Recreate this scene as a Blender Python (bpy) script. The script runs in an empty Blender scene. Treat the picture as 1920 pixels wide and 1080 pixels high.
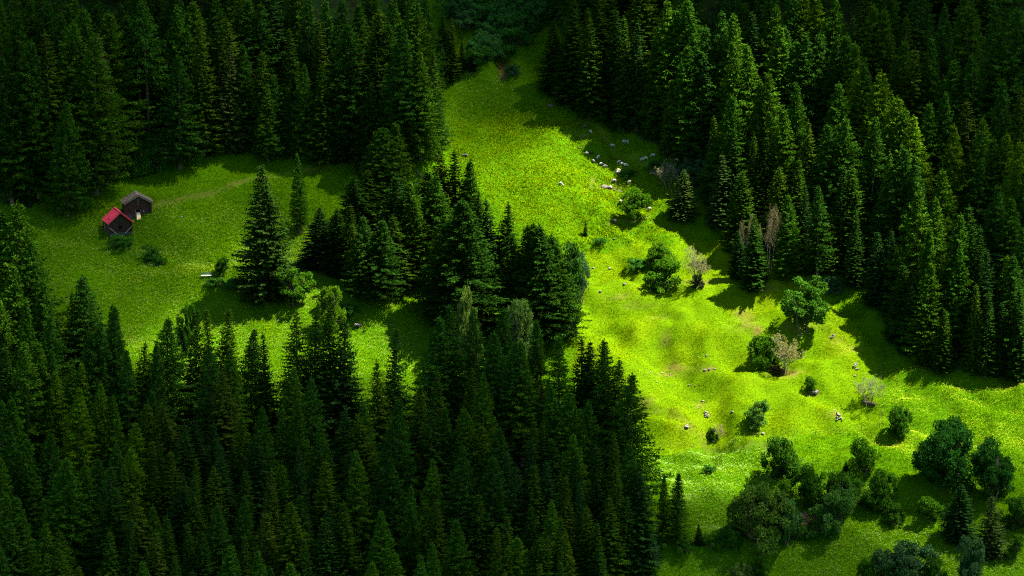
import bpy, bmesh, math, random
import numpy as np
from mathutils import Vector, Matrix
PI = math.pi
R = math.radians
scene = bpy.context.scene
COL = scene.collection

# ------------------------------------------------------------------ camera, sky, sun, exposure
PITCH, DIST, LENS = R(14.0), 800.0, 150.0
CAM = np.array([0.0, -DIST * math.cos(PITCH), DIST * math.sin(PITCH)])
cd = bpy.data.cameras.new('camera'); cam = bpy.data.objects.new('camera', cd); COL.objects.link(cam)
cam.location = CAM; cam.rotation_euler = (PI / 2 - PITCH, 0, 0)
cd.lens = LENS; cd.sensor_width = 36; cd.clip_start = 1.0; cd.clip_end = 6000
scene.camera = cam
SUN_EL, SUN_AZ = R(61.0), R(8.0)           # azimuth from +x towards +y
SUNDIR = np.array([math.cos(SUN_EL) * math.cos(SUN_AZ), math.cos(SUN_EL) * math.sin(SUN_AZ), math.sin(SUN_EL)])
world = bpy.data.worlds.new('World'); scene.world = world; world.use_nodes = True
wn = world.node_tree; bg = wn.nodes['Background']
sky = wn.nodes.new('ShaderNodeTexSky'); sky.sky_type = 'NISHITA'; sky.sun_disc = False
sky.sun_elevation = SUN_EL; sky.sun_rotation = PI / 2 - SUN_AZ; sky.altitude = 1500
wn.links.new(sky.outputs[0], bg.inputs[0]); bg.inputs[1].default_value = 0.07
sl = bpy.data.lights.new('sun', 'SUN'); sun = bpy.data.objects.new('sun', sl); COL.objects.link(sun)
sl.energy = 5.0; sl.angle = R(0.53); sl.color = (1.0, 0.91, 0.72)
sun.rotation_euler = Vector(SUNDIR).to_track_quat('Z', 'Y').to_euler()
vs = scene.view_settings
vs.view_transform = 'Standard'; vs.look = 'None'; vs.gamma = 1.0; vs.use_curve_mapping = False
vs.exposure = 2.95
scene.cycles.max_bounces = 4; scene.cycles.diffuse_bounces = 2; scene.cycles.transmission_bounces = 4
scene.cycles.transparent_max_bounces = 16
scene.cycles.filter_width = 1.1; scene.cycles.use_denoising = False

# ------------------------------------------------------------------ numeric helpers
def hash2(ix, iy, seed):
    n = (ix.astype(np.int64) * 374761393 + iy.astype(np.int64) * 668265263 + seed * 974711) & 0x7fffffff
    n = ((n ^ (n >> 13)) * 1274126177) & 0x7fffffff
    return ((n ^ (n >> 16)) & 0xffff) / 65535.0
def vnoise(x, y, seed=0):
    x = np.asarray(x, float); y = np.asarray(y, float)
    ix = np.floor(x); iy = np.floor(y); fx = x - ix; fy = y - iy
    u = fx * fx * fx * (fx * (fx * 6 - 15) + 10); v = fy * fy * fy * (fy * (fy * 6 - 15) + 10)
    a = hash2(ix, iy, seed); b = hash2(ix + 1, iy, seed); c = hash2(ix, iy + 1, seed); d = hash2(ix + 1, iy + 1, seed)
    return (a + (b - a) * u + (c - a) * v + (a - b - c + d) * u * v) * 2 - 1
def fbm(x, y, seed=0, oct=4, gain=0.5):
    s = 0; amp = 1; tot = 0
    for k in range(oct):
        s = s + amp * vnoise(x * 2 ** k + 17.3 * k, y * 2 ** k - 9.1 * k, seed + k); tot += amp; amp *= gain
    return s / tot
def sstep(a, b, x):
    t = np.clip((x - a) / (b - a), 0, 1); return t * t * (3 - 2 * t)
def softplus(x, w): return w * np.logaddexp(0, x / w)

def flat(px, py):
    """rough place of a photo pixel on the mean slope, for shaping the terrain only"""
    th = math.atan(0.45) + PITCH
    s = (540 - py) * 0.1 / math.sin(th)
    return (px - 960) * 0.1 * (1 + s * 0.82 / 800), s * math.cos(math.atan(0.45))
MOUNDS = []
for px, py, rx, ry, hgt in [
        (1255, 772, 5.5, 5, 1.5), (1205, 700, 6, 5, 0.9), (1330, 815, 7, 2.2, -0.9), (1290, 800, 4, 2.5, 1.1), (1200, 480, 6, 4, 1.0),
        (1170, 490, 5, 2.5, -0.6), (1400, 560, 12, 5, 1.1), (1150, 560, 5, 3, 0.8), (1170, 575, 6, 2.5, -0.6), (1260, 690, 4, 3, -0.7),
        (1480, 640, 10, 5, 0.7), (1550, 700, 8, 6, 0.6), (1330, 640, 8, 4, 0.7), (1360, 720, 8, 4, 0.7), (1420, 770, 7, 4, 0.6), (1245, 650, 4, 5, -0.6),
        (1573, 775, 3, 3, 0.6), (780, 330, 6, 8, 2.6), (760, 600, 14, 8, 1.4), (690, 570, 6, 5, 0.8), (905, 150, 7, 7, 1.6), (1000, 330, 8, 20, 0.8),
        (1300, 940, 14, 10, 1.2), (1600, 860, 16, 8, 0.9), (1740, 860, 10, 10, 0.9), (450, 530, 16, 4, 1.0), (330, 560, 24, 6, 0.9), (480, 360, 20, 3, 0.7),
        (300, 470, 8, 5, -0.5), (120, 480, 16, 10, 1.0), (1340, 985, 12, 3, 1.0), (1500, 1030, 20, 6, -0.6), (940, 130, 1.6, 6, -1.6), (1160, 300, 3, 22, -0.7)]:
    mx, my = flat(px, py); MOUNDS.append((mx, my, rx, ry, hgt * 1.6))
PATHPTS = [flat(*p) for p in [(285, 392), (400, 372), (480, 350), (560, 332), (640, 316), (690, 308)]]
RIM = [flat(*p) for p in [(1205, 760), (1245, 768), (1285, 785), (1330, 808), (1400, 818), (1480, 815)]]
RIM2 = [flat(*p) for p in [(1280, 542), (1345, 538), (1395, 536), (1430, 545)]]
RIM3 = [flat(*p) for p in [(1092, 230), (1120, 255), (1150, 285), (1190, 312), (1230, 335)]]
def segdist(x, y, pts):
    d = np.full(np.shape(x), 1e9); sgn = np.zeros(np.shape(x))
    for (ax, ay), (bx, by) in zip(pts[:-1], pts[1:]):
        vx, vy = bx - ax, by - ay; L2 = vx * vx + vy * vy
        t = np.clip(((x - ax) * vx + (y - ay) * vy) / L2, 0, 1)
        dx = x - ax - t * vx; dy = y - ay - t * vy; dd = np.sqrt(dx * dx + dy * dy)
        m = dd < d; d = np.where(m, dd, d); sgn = np.where(m, np.sign(vx * dy - vy * dx), sgn)
    return d, sgn
def height(x, y):
    x = np.asarray(x, float); y = np.asarray(y, float)
    yc = np.clip(y, -135, 400)
    h = 0.45 * yc + 0.00055 * yc * np.abs(yc) + 4 * np.tanh((y + 135) / 60) * (y < -135)
    h = h + 0.62 * np.clip(y - 400, 0, 1500)
    h = h + softplus(-(y + 560), 40) * 1.05                       # the opposite slope on which the viewer stands
    near = np.exp(-(np.clip(np.abs(y) - 160, 0, None) / 120) ** 2)
    xr = 16 + 0.02 * (y - 60) - 0.62 * (y - 45)
    h = h + near * 0.20 * softplus(x - xr - 6, 10) * sstep(-70, 40, y)   # flank that carries the forest on one side
    h = h + near * 0.16 * softplus(-(x + 25) + 0.5 * (35 - y), 14) * sstep(10, 90, y)
    h = h + near * (1.6 * fbm(x / 38, y / 38, 3, 2) + 0.55 * fbm(x / 12, y / 12, 7, 3))
    grz = sstep(6, 16, x) * sstep(-62, -48, y) * (1 - sstep(25, 60, y))
    h = h + near * (0.28 + 1.05 * grz) * fbm(x / 5.2, y / 3.4, 11, 2) + near * (0.75 + .8 * grz) * fbm(x / 8.5, y / 6.5, 13, 2) + near * 0.07 * fbm(x / 1.3, y / 1.1, 21, 2) + near * .30 * grz * fbm(x / 2.6 + y / 7, y / 1.7, 23, 2)
    for mx, my, rx, ry, hg in MOUNDS:
        h = h + hg * np.exp(-((x - mx) / rx) ** 2 - ((y - my) / ry) ** 2)
    for pts, amp, wid in ((PATHPTS, 0.45, 1.1), (RIM, 0.55, 1.2), (RIM2, 0.45, 1.0), (RIM3, 0.5, 1.2)):
        d, s = segdist(x, y, pts); h = h + amp * s * np.exp(-(d / wid) ** 2) * np.minimum(d / wid, 1) * 1.6
    return h
TAN = 18.0 / LENS
H0 = None
def ray(px, py):
    px = np.atleast_1d(np.asarray(px, float)); py = np.atleast_1d(np.asarray(py, float))
    a = (px - 960) / 960 * TAN; b = (540 - py) / 960 * TAN
    cp, sp = math.cos(PITCH), math.sin(PITCH)
    return np.stack([a, cp + b * sp, -sp + b * cp], 1)
H_OFF = float(height(0.0, 0.0))
def hgt_true(x, y): return height(x, y) - H_OFF
def hgt(x, y):
    """bilinear look-up in the terrain grid"""
    x = np.asarray(x, float); y = np.asarray(y, float)
    i = np.clip(np.searchsorted(xs, x) - 1, 0, len(xs) - 2); j = np.clip(np.searchsorted(ys, y) - 1, 0, len(ys) - 2)
    u = (x - xs[i]) / (xs[i + 1] - xs[i]); v = (y - ys[j]) / (ys[j + 1] - ys[j])
    return (Z[j, i] * (1 - u) + Z[j, i + 1] * u) * (1 - v) + (Z[j + 1, i] * (1 - u) + Z[j + 1, i + 1] * u) * v
def ground(px, py):
    d = ray(px, py); n = len(d); t = np.full(n, 600.0); done = np.zeros(n, bool)
    for _ in range(420):
        p = CAM + d * t[:, None]; below = p[:, 2] < hgt(p[:, 0], p[:, 1])
        done |= below
        if done.all(): break
        t = np.where(done, t, t + 1.5)
    lo, hi = t - 1.5, t.copy()
    for _ in range(14):
        m = (lo + hi) / 2; p = CAM + d * m[:, None]; below = p[:, 2] < hgt(p[:, 0], p[:, 1])
        hi = np.where(below, m, hi); lo = np.where(below, lo, m)
    p = CAM + d * hi[:, None]; p[:, 2] = hgt(p[:, 0], p[:, 1]); return p
def g1(px, py): return ground(px, py)[0]
def project(P):
    q = P - CAM; cp, sp = math.cos(PITCH), math.sin(PITCH)
    dep = q[:, 1] * cp - q[:, 2] * sp; up = q[:, 1] * sp + q[:, 2] * cp
    return 960 + q[:, 0] / dep / TAN * 960, 540 - up / dep / TAN * 960, dep
def mpp(p): return project(np.array([p]))[2][0] * TAN / 960       # metres per photo pixel at a place
def inpoly(px, py, poly):
    px = np.asarray(px, float); py = np.asarray(py, float); r = np.zeros(px.shape, bool)
    n = len(poly)
    for i in range(n):
        x0, y0 = poly[i]; x1, y1 = poly[(i + 1) % n]
        c = ((y0 > py) != (y1 > py)) & (px < (x1 - x0) * (py - y0) / (y1 - y0 + 1e-9) + x0); r ^= c
    return r
F_LOWER = [(-80, 600), (60, 690), (150, 735), (240, 765), (330, 775), (450, 795), (560, 805), (690, 830), (800, 805), (880, 765), (1000, 725), (1080, 770),
           (1150, 860), (1205, 960), (1225, 1010), (1150, 1040), (1120, 1100), (1100, 1200), (-80, 1200)]
F_UPPER = [(-60, -230), (780, -230), (800, 60), (822, 255), (770, 298), (690, 315), (610, 300), (520, 292), (440, 285), (340, 305), (230, 330), (170, 352), (60, 385), (-60, 380)]
F_RIGHT = [(1040, -230), (1060, 60), (1100, 180), (1160, 232), (1260, 295), (1290, 330), (1330, 425), (1390, 440), (1480, 515), (1560, 520), (1640, 545), (1690, 640), (1760, 690), (1920, 715), (2020, 720), (2020, -230)]
F_MID = [(590, 470), (600, 505), (690, 562), (750, 545), (830, 500), (840, 610), (1000, 635), (1070, 590), (1090, 560), (960, 470), (900, 420), (700, 400)]
FENCE_PX = [(1212, 843), (1300, 839), (1376, 832), (1450, 827), (1530, 818), (1575, 812), (1615, 808), (1650, 803), (1655, 745), (1650, 690)]

# ------------------------------------------------------------------ mesh and material helpers
def mesh_np(name, V, F, mats=(), attrs=None, mi=None, smooth=False):
    """V (n,3), F (m,k) array or a list of lists"""
    me = bpy.data.meshes.new(name); V = np.asarray(V, np.float32)
    if isinstance(F, np.ndarray):
        m, k = F.shape
        me.vertices.add(len(V)); me.vertices.foreach_set('co', V.ravel())
        me.loops.add(m * k); me.loops.foreach_set('vertex_index', F.astype(np.int32).ravel())
        me.polygons.add(m); me.polygons.foreach_set('loop_start', np.arange(0, m * k, k, dtype=np.int32))
        if mi is not None: me.polygons.foreach_set('material_index', np.asarray(mi, np.int32))
        me.update(calc_edges=True); me.validate()
    else:
        me.from_pydata([tuple(v) for v in V], [], F)
        if mi is not None: me.polygons.foreach_set('material_index', np.asarray(mi, np.int32))
        me.update()
    for k_, a in (attrs or {}).items():
        at = me.attributes.new(k_, 'FLOAT', 'POINT'); at.data.foreach_set('value', np.asarray(a, np.float32))
    for m_ in mats: me.materials.append(m_)
    me.polygons.foreach_set('use_smooth', [smooth] * len(me.polygons))
    return me
def link(name, me, parent=None, loc=None, rot=None, scale=None):
    o = bpy.data.objects.new(name, me); COL.objects.link(o)
    if parent is not None: o.parent = parent
    if loc is not None: o.location = loc
    if rot is not None: o.rotation_euler = rot
    if scale is not None: o.scale = scale if hasattr(scale, '__len__') else (scale,) * 3
    return o
def tag(o, label=None, cat=None, group=None, kind=None):
    for k, v in (('label', label), ('category', cat), ('group', group), ('kind', kind)):
        if v: o[k] = v
    return o
class NT:
    def __init__(s, name):
        s.m = bpy.data.materials.new(name); s.m.use_nodes = True; s.t = s.m.node_tree; s.t.nodes.clear()
        s.out = s.t.nodes.new('ShaderNodeOutputMaterial')
    def n(s, typ, **kw):
        nd = s.t.nodes.new('ShaderNode' + typ)
        for k, v in kw.items(): setattr(nd, k, v)
        return nd
    def l(s, a, b): s.t.links.new(a, b)
    def noise(s, scale, detail=3, rough=0.55, coord='Object', vec=None):
        n = s.n('TexNoise'); n.inputs['Scale'].default_value = scale; n.inputs['Detail'].default_value = detail; n.inputs['Roughness'].default_value = rough
        if vec is None:
            tc = s.n('TexCoord'); vec = tc.outputs[coord]
        s.l(vec, n.inputs['Vector']); return n.outputs['Fac']
    def ramp(s, fac, stops):
        r = s.n('ValToRGB'); cr = r.color_ramp
        while len(cr.elements) < len(stops): cr.elements.new(0.5)
        for e, (p, c) in zip(cr.elements, stops): e.position = p; e.color = (*c, 1) if len(c) == 3 else c
        s.l(fac, r.inputs[0]); return r.outputs[0]
    def mix(s, fac, a, b, mode='MIX'):
        m = s.n('MixRGB', blend_type=mode)
        for i, v in ((0, fac), (1, a), (2, b)):
            if hasattr(v, 'is_linked'): s.l(v, m.inputs[i])
            else: m.inputs[i].default_value = v if i == 0 else (*v, 1)
        return m.outputs[0]
    def math(s, op, a, b=0.0):
        m = s.n('Math', operation=op)
        for i, v in ((0, a), (1, b)):
            if hasattr(v, 'is_linked'): s.l(v, m.inputs[i])
            else: m.inputs[i].default_value = v
        return m.outputs[0]
    def attr(s, name):
        a = s.n('Attribute'); a.attribute_name = name; return a.outputs['Fac']
def leaf_material(name, translucent=0.35, tcol=(1.15, 1.2, 0.6), var=0.8, gloss=0.0):
    """colour comes from the object's own colour; every leaf or twig varies a little"""
    t = NT(name); oi = t.n('ObjectInfo')
    sh = t.attr('shade'); f = t.math('MULTIPLY_ADD', sh, var); t.t.nodes[-1].inputs[2].default_value = 1 - var / 2
    c = t.mix(1.0, oi.outputs['Color'], f, 'MULTIPLY')
    d = t.n('BsdfDiffuse'); t.l(c, d.inputs[0]); tr = t.n('BsdfTranslucent')
    t.l(t.mix(1.0, c, tcol, 'MULTIPLY'), tr.inputs[0])
    m = t.n('MixShader'); m.inputs[0].default_value = translucent; t.l(d.outputs[0], m.inputs[1]); t.l(tr.outputs[0], m.inputs[2])
    last = m.outputs[0]
    if gloss:
        g = t.n('BsdfGlossy'); g.inputs['Roughness'].default_value = 0.45; g.inputs[0].default_value = (1, 1, 1, 1)
        m2 = t.n('MixShader'); m2.inputs[0].default_value = gloss; t.l(last, m2.inputs[1]); t.l(g.outputs[0], m2.inputs[2]); last = m2.outputs[0]
    t.l(last, t.out.inputs[0]); return t.m
def simple(name, stops, scale=2.0, rough=0.9, detail=4, coord='Object', bump=0.0, stretch=None, spec=0.2):
    t = NT(name); vec = None
    tc = t.n('TexCoord'); vec = tc.outputs[coord]
    if stretch:
        mp = t.n('Mapping'); mp.inputs['Scale'].default_value = stretch; t.l(vec, mp.inputs[0]); vec = mp.outputs[0]
    nz = t.noise(scale, detail, 0.6, vec=vec); p = t.n('BsdfPrincipled'); p.inputs['Roughness'].default_value = rough; p.inputs['Specular IOR Level'].default_value = spec
    t.l(t.ramp(nz, stops), p.inputs['Base Color'])
    if bump:
        b = t.n('Bump'); b.inputs['Strength'].default_value = bump; b.inputs['Distance'].default_value = 0.05; t.l(nz, b.inputs['Height']); t.l(b.outputs[0], p.inputs['Normal'])
    t.l(p.outputs[0], t.out.inputs[0]); return t.m
M = {}
M['needle'] = leaf_material('needles', 0.22, (1.2, 1.25, 0.5), 1.0)
M['leaf'] = leaf_material('broad_leaves', 0.35, (1.25, 1.3, 0.5), 0.9)
M['bark'] = simple('bark', [(0.3, (0.035, 0.026, 0.02)), (0.7, (0.10, 0.08, 0.065))], 6, stretch=(1, 1, 0.3), bump=0.5)
M['deadwood'] = simple('pale_dead_twigs', [(0.3, (0.06, 0.056, 0.038)), (0.7, (0.12, 0.112, 0.075))], 5)
M['rock'] = simple('grey_rock', [(0.25, (0.04, 0.038, 0.036)), (0.55, (0.09, 0.086, 0.08)), (0.8, (0.16, 0.155, 0.14))], 2.2, bump=0.6)
M['rock_dark'] = simple('dark_rock', [(0.25, (0.03, 0.026, 0.024)), (0.6, (0.08, 0.07, 0.062)), (0.85, (0.17, 0.15, 0.13))], 2.2, bump=0.6)
M['rock_pale'] = simple('pale_limestone', [(0.2, (0.05, 0.048, 0.045)), (0.7, (0.14, 0.136, 0.125))], 3.0, bump=0.5)
M['wool'] = simple('cream_wool', [(0.2, (0.16, 0.145, 0.12)), (0.7, (0.30, 0.285, 0.245))], 9, bump=0.6)
M['wool_dark'] = simple('black_wool', [(0.2, (0.012, 0.011, 0.01)), (0.7, (0.04, 0.035, 0.03))], 9, bump=0.6)

# ------------------------------------------------------------------ terrain
def axis(lo, hi, step, far_lo, far_hi):
    a = list(np.arange(lo, hi + 1e-6, step)); s = step; v = lo; left = []
    while v > far_lo: s *= 1.18; v -= s; left.append(v)
    s = step; v = hi; right = []
    while v < far_hi: s *= 1.18; v += s; right.append(v)
    return np.array(left[::-1] + a + right)
xs = axis(-118, 122, 0.62, -900, 900); ys = axis(-112, 138, 0.62, -1100, 1600)
X, Y = np.meshgrid(xs, ys); Z = hgt_true(X, Y); nx, ny = len(xs), len(ys)
TP = np.stack([X.ravel(), Y.ravel(), Z.ravel()], 1)
tpx, tpy, _ = project(TP)
def forest_mask(px, py):
    m = np.zeros(px.shape)
    for poly in (F_LOWER, F_UPPER, F_RIGHT): m = np.maximum(m, inpoly(px, py, poly))
    return m
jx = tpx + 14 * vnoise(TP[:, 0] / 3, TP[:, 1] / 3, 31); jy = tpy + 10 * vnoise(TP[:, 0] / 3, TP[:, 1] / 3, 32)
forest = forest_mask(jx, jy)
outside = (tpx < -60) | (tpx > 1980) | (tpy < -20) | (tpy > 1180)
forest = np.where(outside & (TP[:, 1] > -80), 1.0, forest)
SOIL = [(940, 128, 9, 16, 1.0), (945, 143, 7, 8, 1.0), (880, 135, 10, 3, .7), (1070, 182, 22, 5, 0.7), (1030, 197, 14, 3, .8), (1400, 608, 20, 12, 0.6), (1395, 590, 14, 8, 0.6), (1420, 620, 6, 10, .9), (1163, 556, 22, 3.5, 1.0), (1200, 572, 26, 5, 0.5), (1240, 595, 18, 4, .5),
        (1250, 640, 10, 12, 0.5), (1270, 690, 18, 5, 0.8), (1250, 703, 26, 4, .7), (1325, 692, 12, 4, .9), (1210, 755, 16, 8, 0.6), (1290, 800, 12, 4, .8), (1335, 815, 24, 4, .8), (1430, 540, 24, 6, 0.9),
        (1470, 700, 26, 6, 0.9), (1520, 740, 12, 4, .7), (1630, 757, 16, 5, .7), (700, 566, 30, 6, 0.7), (640, 505, 30, 6, .6), (552, 572, 20, 5, .8), (1565, 640, 14, 8, .4), (1600, 655, 18, 5, .5),
        (1312, 760, 8, 6, .7), (1565, 775, 10, 7, .6), (1140, 352, 26, 5, .8), (1110, 340, 4, 10, .7), (1095, 255, 18, 8, .4), (1265, 242, 26, 5, .6), (1150, 418, 10, 4, .7), (1500, 612, 30, 8, .6), (1190, 412, 24, 6, .5), (1310, 530, 20, 6, .5), (1240, 540, 28, 6, .5), (800, 335, 12, 5, .7), (980, 640, 60, 12, .6), (1780, 915, 40, 12, .6)]
soil = np.zeros(len(TP)); wob = 1 + 0.7 * fbm(TP[:, 0] / 1.6, TP[:, 1] / 1.6, 41, 3)
for px, py, rx, ry, a in SOIL:
    d = ((tpx - px) / rx) ** 2 + ((tpy - py) / ry) ** 2
    soil = np.maximum(soil, a * np.exp(-d * 1.2 * wob * wob))
GRAZED = [(1075, 470), (1400, 440), (1560, 560), (1660, 690), (1655, 803), (1575, 812), (1450, 827), (1300, 839), (1160, 850), (1060, 640)]
for pts_, a_, w_ in ((PATHPTS, .55, .45), (RIM2, .85, .40), (RIM, .45, .45), (RIM3, .5, .5)):
    d_, _ = segdist(TP[:, 0], TP[:, 1], pts_); soil = np.maximum(soil, a_ * np.exp(-(d_ / w_) ** 2) * np.clip(.7 + .9 * fbm(TP[:, 0] / 2, TP[:, 1] / 2, 43, 2), 0, 1))
dry = sstep(0.1, 0.75, fbm(TP[:, 0] / 6, TP[:, 1] / 6, 51, 4) + 0.25) 
grazed = inpoly(jx, jy, GRAZED) * 1.0
idx = np.arange(nx * ny).reshape(ny, nx)
quads = np.stack([idx[:-1, :-1].ravel(), idx[:-1, 1:].ravel(), idx[1:, 1:].ravel(), idx[1:, :-1].ravel()], 1)
t = NT('meadow_ground')
n1 = t.noise(0.35, 5); n2 = t.noise(3.0, 4)
gcol = t.mix(t.attr('grazed'), (0.036, 0.092, 0.001), t.mix(t.attr('dry'), (0.058, 0.112, 0.001), (0.078, 0.120, 0.001)))
gcol = t.mix(t.math('MULTIPLY', n2, 0.6), gcol, (0.014, 0.048, 0.001))
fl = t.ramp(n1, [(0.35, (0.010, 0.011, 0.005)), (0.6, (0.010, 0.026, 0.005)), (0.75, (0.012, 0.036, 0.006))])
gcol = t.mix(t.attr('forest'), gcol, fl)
sc_ = t.ramp(n2, [(0.3, (0.030, 0.017, 0.008)), (0.55, (0.075, 0.048, 0.016)), (0.75, (0.13, 0.095, 0.03))])
gcol = t.mix(t.attr('soil'), gcol, sc_)
p = t.n('BsdfPrincipled'); p.inputs['Roughness'].default_value = 1.0; p.inputs['Specular IOR Level'].default_value = 0.0; t.l(gcol, p.inputs['Base Color'])
b = t.n('Bump'); b.inputs['Strength'].default_value = 0.8; b.inputs['Distance'].default_value = 0.12; t.l(t.noise(5.5, 4), b.inputs['Height']); t.l(b.outputs[0], p.inputs['Normal'])
t.l(p.outputs[0], t.out.inputs[0])
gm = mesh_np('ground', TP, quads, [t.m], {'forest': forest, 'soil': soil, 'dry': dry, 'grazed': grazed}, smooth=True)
go = tag(link('ground', gm), 'sloping alpine meadow ground with mounds and worn soil', None, None, 'structure')

# ------------------------------------------------------------------ foliage builders
def kites(root, dirv, up, length, width, rng):
    """one flat kite per twig: root, side, tip, side"""
    n = len(root); dirv = dirv / np.linalg.norm(dirv, axis=1, keepdims=True)
    side = np.cross(dirv, up); side /= np.linalg.norm(side, axis=1, keepdims=True) + 1e-9
    mid = root + dirv * (length * 0.45)[:, None]; tip = root + dirv * length[:, None]
    V = np.stack([root, mid + side * width[:, None], tip, mid - side * width[:, None]], 1).reshape(-1, 3)
    return V
def tube(path, radii, sides=6):
    path = np.asarray(path, float); n = len(path); V = []; F = []
    tan = np.gradient(path, axis=0)
    for i in range(n):
        t_ = tan[i] / (np.linalg.norm(tan[i]) + 1e-9); a = np.cross(t_, [0.3, 1, 0.2]); a /= np.linalg.norm(a); b_ = np.cross(t_, a)
        for k in range(sides):
            th = 2 * PI * k / sides; V.append(path[i] + radii[i] * (a * math.cos(th) + b_ * math.sin(th)))
    for i in range(n - 1):
        for k in range(sides):
            k2 = (k + 1) % sides; F.append((i * sides + k, i * sides + k2, (i + 1) * sides + k2, (i + 1) * sides + k))
    return np.array(V), np.array(F)
class Acc:
    def __init__(s): s.V = []; s.F = []; s.S = []; s.n = 0
    def add(s, V, F, sh=None):
        s.V.append(V); s.F.append(np.asarray(F) + s.n); s.n += len(V); s.S.append(np.zeros(len(V)) if sh is None else sh)
    def kites(s, V, sh):
        m = len(V) // 4; s.add(V, np.arange(m * 4).reshape(m, 4), np.repeat(sh, 4))
    def mesh(s, name, mats, shade=True, smooth=False):
        return mesh_np(name, np.concatenate(s.V), np.concatenate(s.F), mats, {'shade': np.concatenate(s.S)} if shade else None, smooth=smooth)
def conifer(seed, kind, H=20.0, rad=3.4, start=0.05, gaps=0.0, dens=1.0, shape=0.85):
    """crown and trunk of one conifer, foot at the origin"""
    rng = np.random.default_rng(seed); A = Acc()
    bend = rng.normal(0, 0.012, 2) * H
    axis_at = lambda z: np.array([bend[0] * (z / H) ** 2, bend[1] * (z / H) ** 2, z])
    z = H * start; lobes = rng.uniform(0, 2 * PI, 3)
    nb = 0
    while z < H * 0.985:
        tt = (z / H - start) / (1 - start); 
        prof = (1 - tt) ** (shape + .0)
        if kind == 'larch': prof = (1 - tt) ** 0.90 * (0.84 + 0.16 * math.sin(min(1, tt * 3 + .3) * PI / 2))
        low = 1 - 0.35 * math.exp(-tt * 14)
        k = max(4, int((7.5 if kind == 'spruce' else 8) * (0.75 + 0.4 * dens) * (.62 + .38 * min(1, prof * 1.7)))); a0 = rng.uniform(0, 2 * PI)
        for j in range(k):
            if rng.random() < gaps * .4: continue
            az = a0 + 2 * PI * j / k + rng.normal(0, 0.22)
            lob = 1 + 0.16 * math.sin(2 * az + lobes[0]) + 0.10 * math.sin(3 * az + lobes[1] + z * 0.5)
            L = 1.36 * rad * prof * low * lob * rng.uniform(0.80, 1.08) + 0.14
            if rng.random() < 0.05: L *= 1.14
            out = np.array([math.cos(az), math.sin(az), 0.0]); sd = np.array([-out[1], out[0], 0.0])
            if kind == 'spruce': a1 = 0.42 * tt - 0.34 + rng.normal(0, .06); b1 = 0.26 - 0.2 * tt
            else: a1 = 0.50 * tt - 0.16 + rng.normal(0, .09); b1 = 0.16 - 0.1 * tt
            o = axis_at(z + rng.normal(0, 0.12))
            step = 0.20 if kind == 'spruce' else 0.17
            ns = max(4, int(L / step * dens)); s = (np.arange(ns) + rng.random(ns)) / ns; s = s[s > 0.12 if L > 1.2 else s > 0.0]
            P = o + out * (L * s)[:, None] + np.array([0, 0, 1.0]) * (L * (a1 * s + b1 * s * s))[:, None]
            n = len(P)
            if n < 2: continue
            bsh = rng.uniform(0, 0.75)
            if kind == 'spruce':
                wid = 0.30 * L * (1 - s) ** 0.8 * (0.3 + 0.7 * np.minimum(1, s * 3)) + 0.16
                for sg in (-1, 1):
                    ph = rng.normal(0.75, 0.18, n)
                    d = sg * sd * np.cos(ph)[:, None] + out * np.sin(ph)[:, None] + np.array([0, 0, 1.0]) * rng.normal(-0.28, 0.2, n)[:, None]
                    l = wid * rng.uniform(0.75, 1.25, n)
                    A.kites(kites(P, d, np.array([0, 0, 1.0]) + rng.normal(0, .35, (n, 3)), l, np.clip(l * 0.32, .06, .20), rng), np.clip(bsh + rng.uniform(0, 0.45, n), 0, 1))
                m = rng.random(n) < 0.95; n2 = m.sum()
                if n2:
                    d = np.array([0, 0, -1.0]) + rng.normal(0, .25, (n2, 3)) + out * 0.25
                    l = rng.uniform(0.22, 0.55, n2) * min(1.0, 0.4 + L / 3)
                    A.kites(kites(P[m], d, out + rng.normal(0, .5, (n2, 3)), l, np.full(n2, 0.11), rng), np.clip(bsh + rng.uniform(0, .45, n2), 0, 1))
                A.kites(kites(P[-1:], (out + np.array([0, 0, b1 + a1 * .6]))[None], np.array([0, 0, 1.0])[None], np.array([0.38]), np.array([.08]), rng), np.array([min(1, bsh + .4)]))
            else:
                rep = 6
                Q = np.repeat(P, rep, 0); n3 = len(Q); spread = np.repeat(0.17 * L * (1 - s) ** 0.6 + 0.12, rep)
                d = rng.normal(0, .8, (n3, 3)); d[:, 2] = d[:, 2] * 0.6 - 0.3; d += out * 1.0
                Q = Q + sd * (rng.uniform(-1, 1, n3) * spread)[:, None] + np.array([0, 0, 1.0]) * rng.normal(-0.03, .09, n3)[:, None]
                l = rng.uniform(0.20, 0.44, n3) * min(1.0, .5 + L / 2.5)
                A.kites(kites(Q, d, rng.normal(0, 1, (n3, 3)), l * 1.15, np.full(n3, 0.068), rng), np.clip(bsh + rng.uniform(0, .5, n3), 0, 1))
            nb += 1
        gap = 0.40 if kind == 'spruce' else 0.44
        z += gap * rng.uniform(0.75, 1.25) * (0.55 + 0.45 * min(1, prof * 1.6)) / (0.6 + 0.4 * dens)
    # leader
    n = 26; zz = rng.uniform(H * 0.96, H * 1.01, n); P = np.stack([axis_at(v) for v in zz])
    A.kites(kites(P, np.stack([rng.normal(0, .5, n), rng.normal(0, .5, n), np.full(n, 1.0)], 1), rng.normal(0, 1, (n, 3)), np.full(n, .35), np.full(n, .05), rng), rng.uniform(.2, 1, n))
    crown = A.mesh(kind + '_crown', [M['needle']])
    B = Acc(); zs = np.linspace(-0.9, H * 0.97, 12)
    rr = 0.0155 * H * (1 - np.clip(zs, 0, H) / H * 0.93); rr[0] *= 1.5; rr[1] *= 1.0
    B.add(*tube([axis_at(v) for v in zs], rr, 7))
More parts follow.
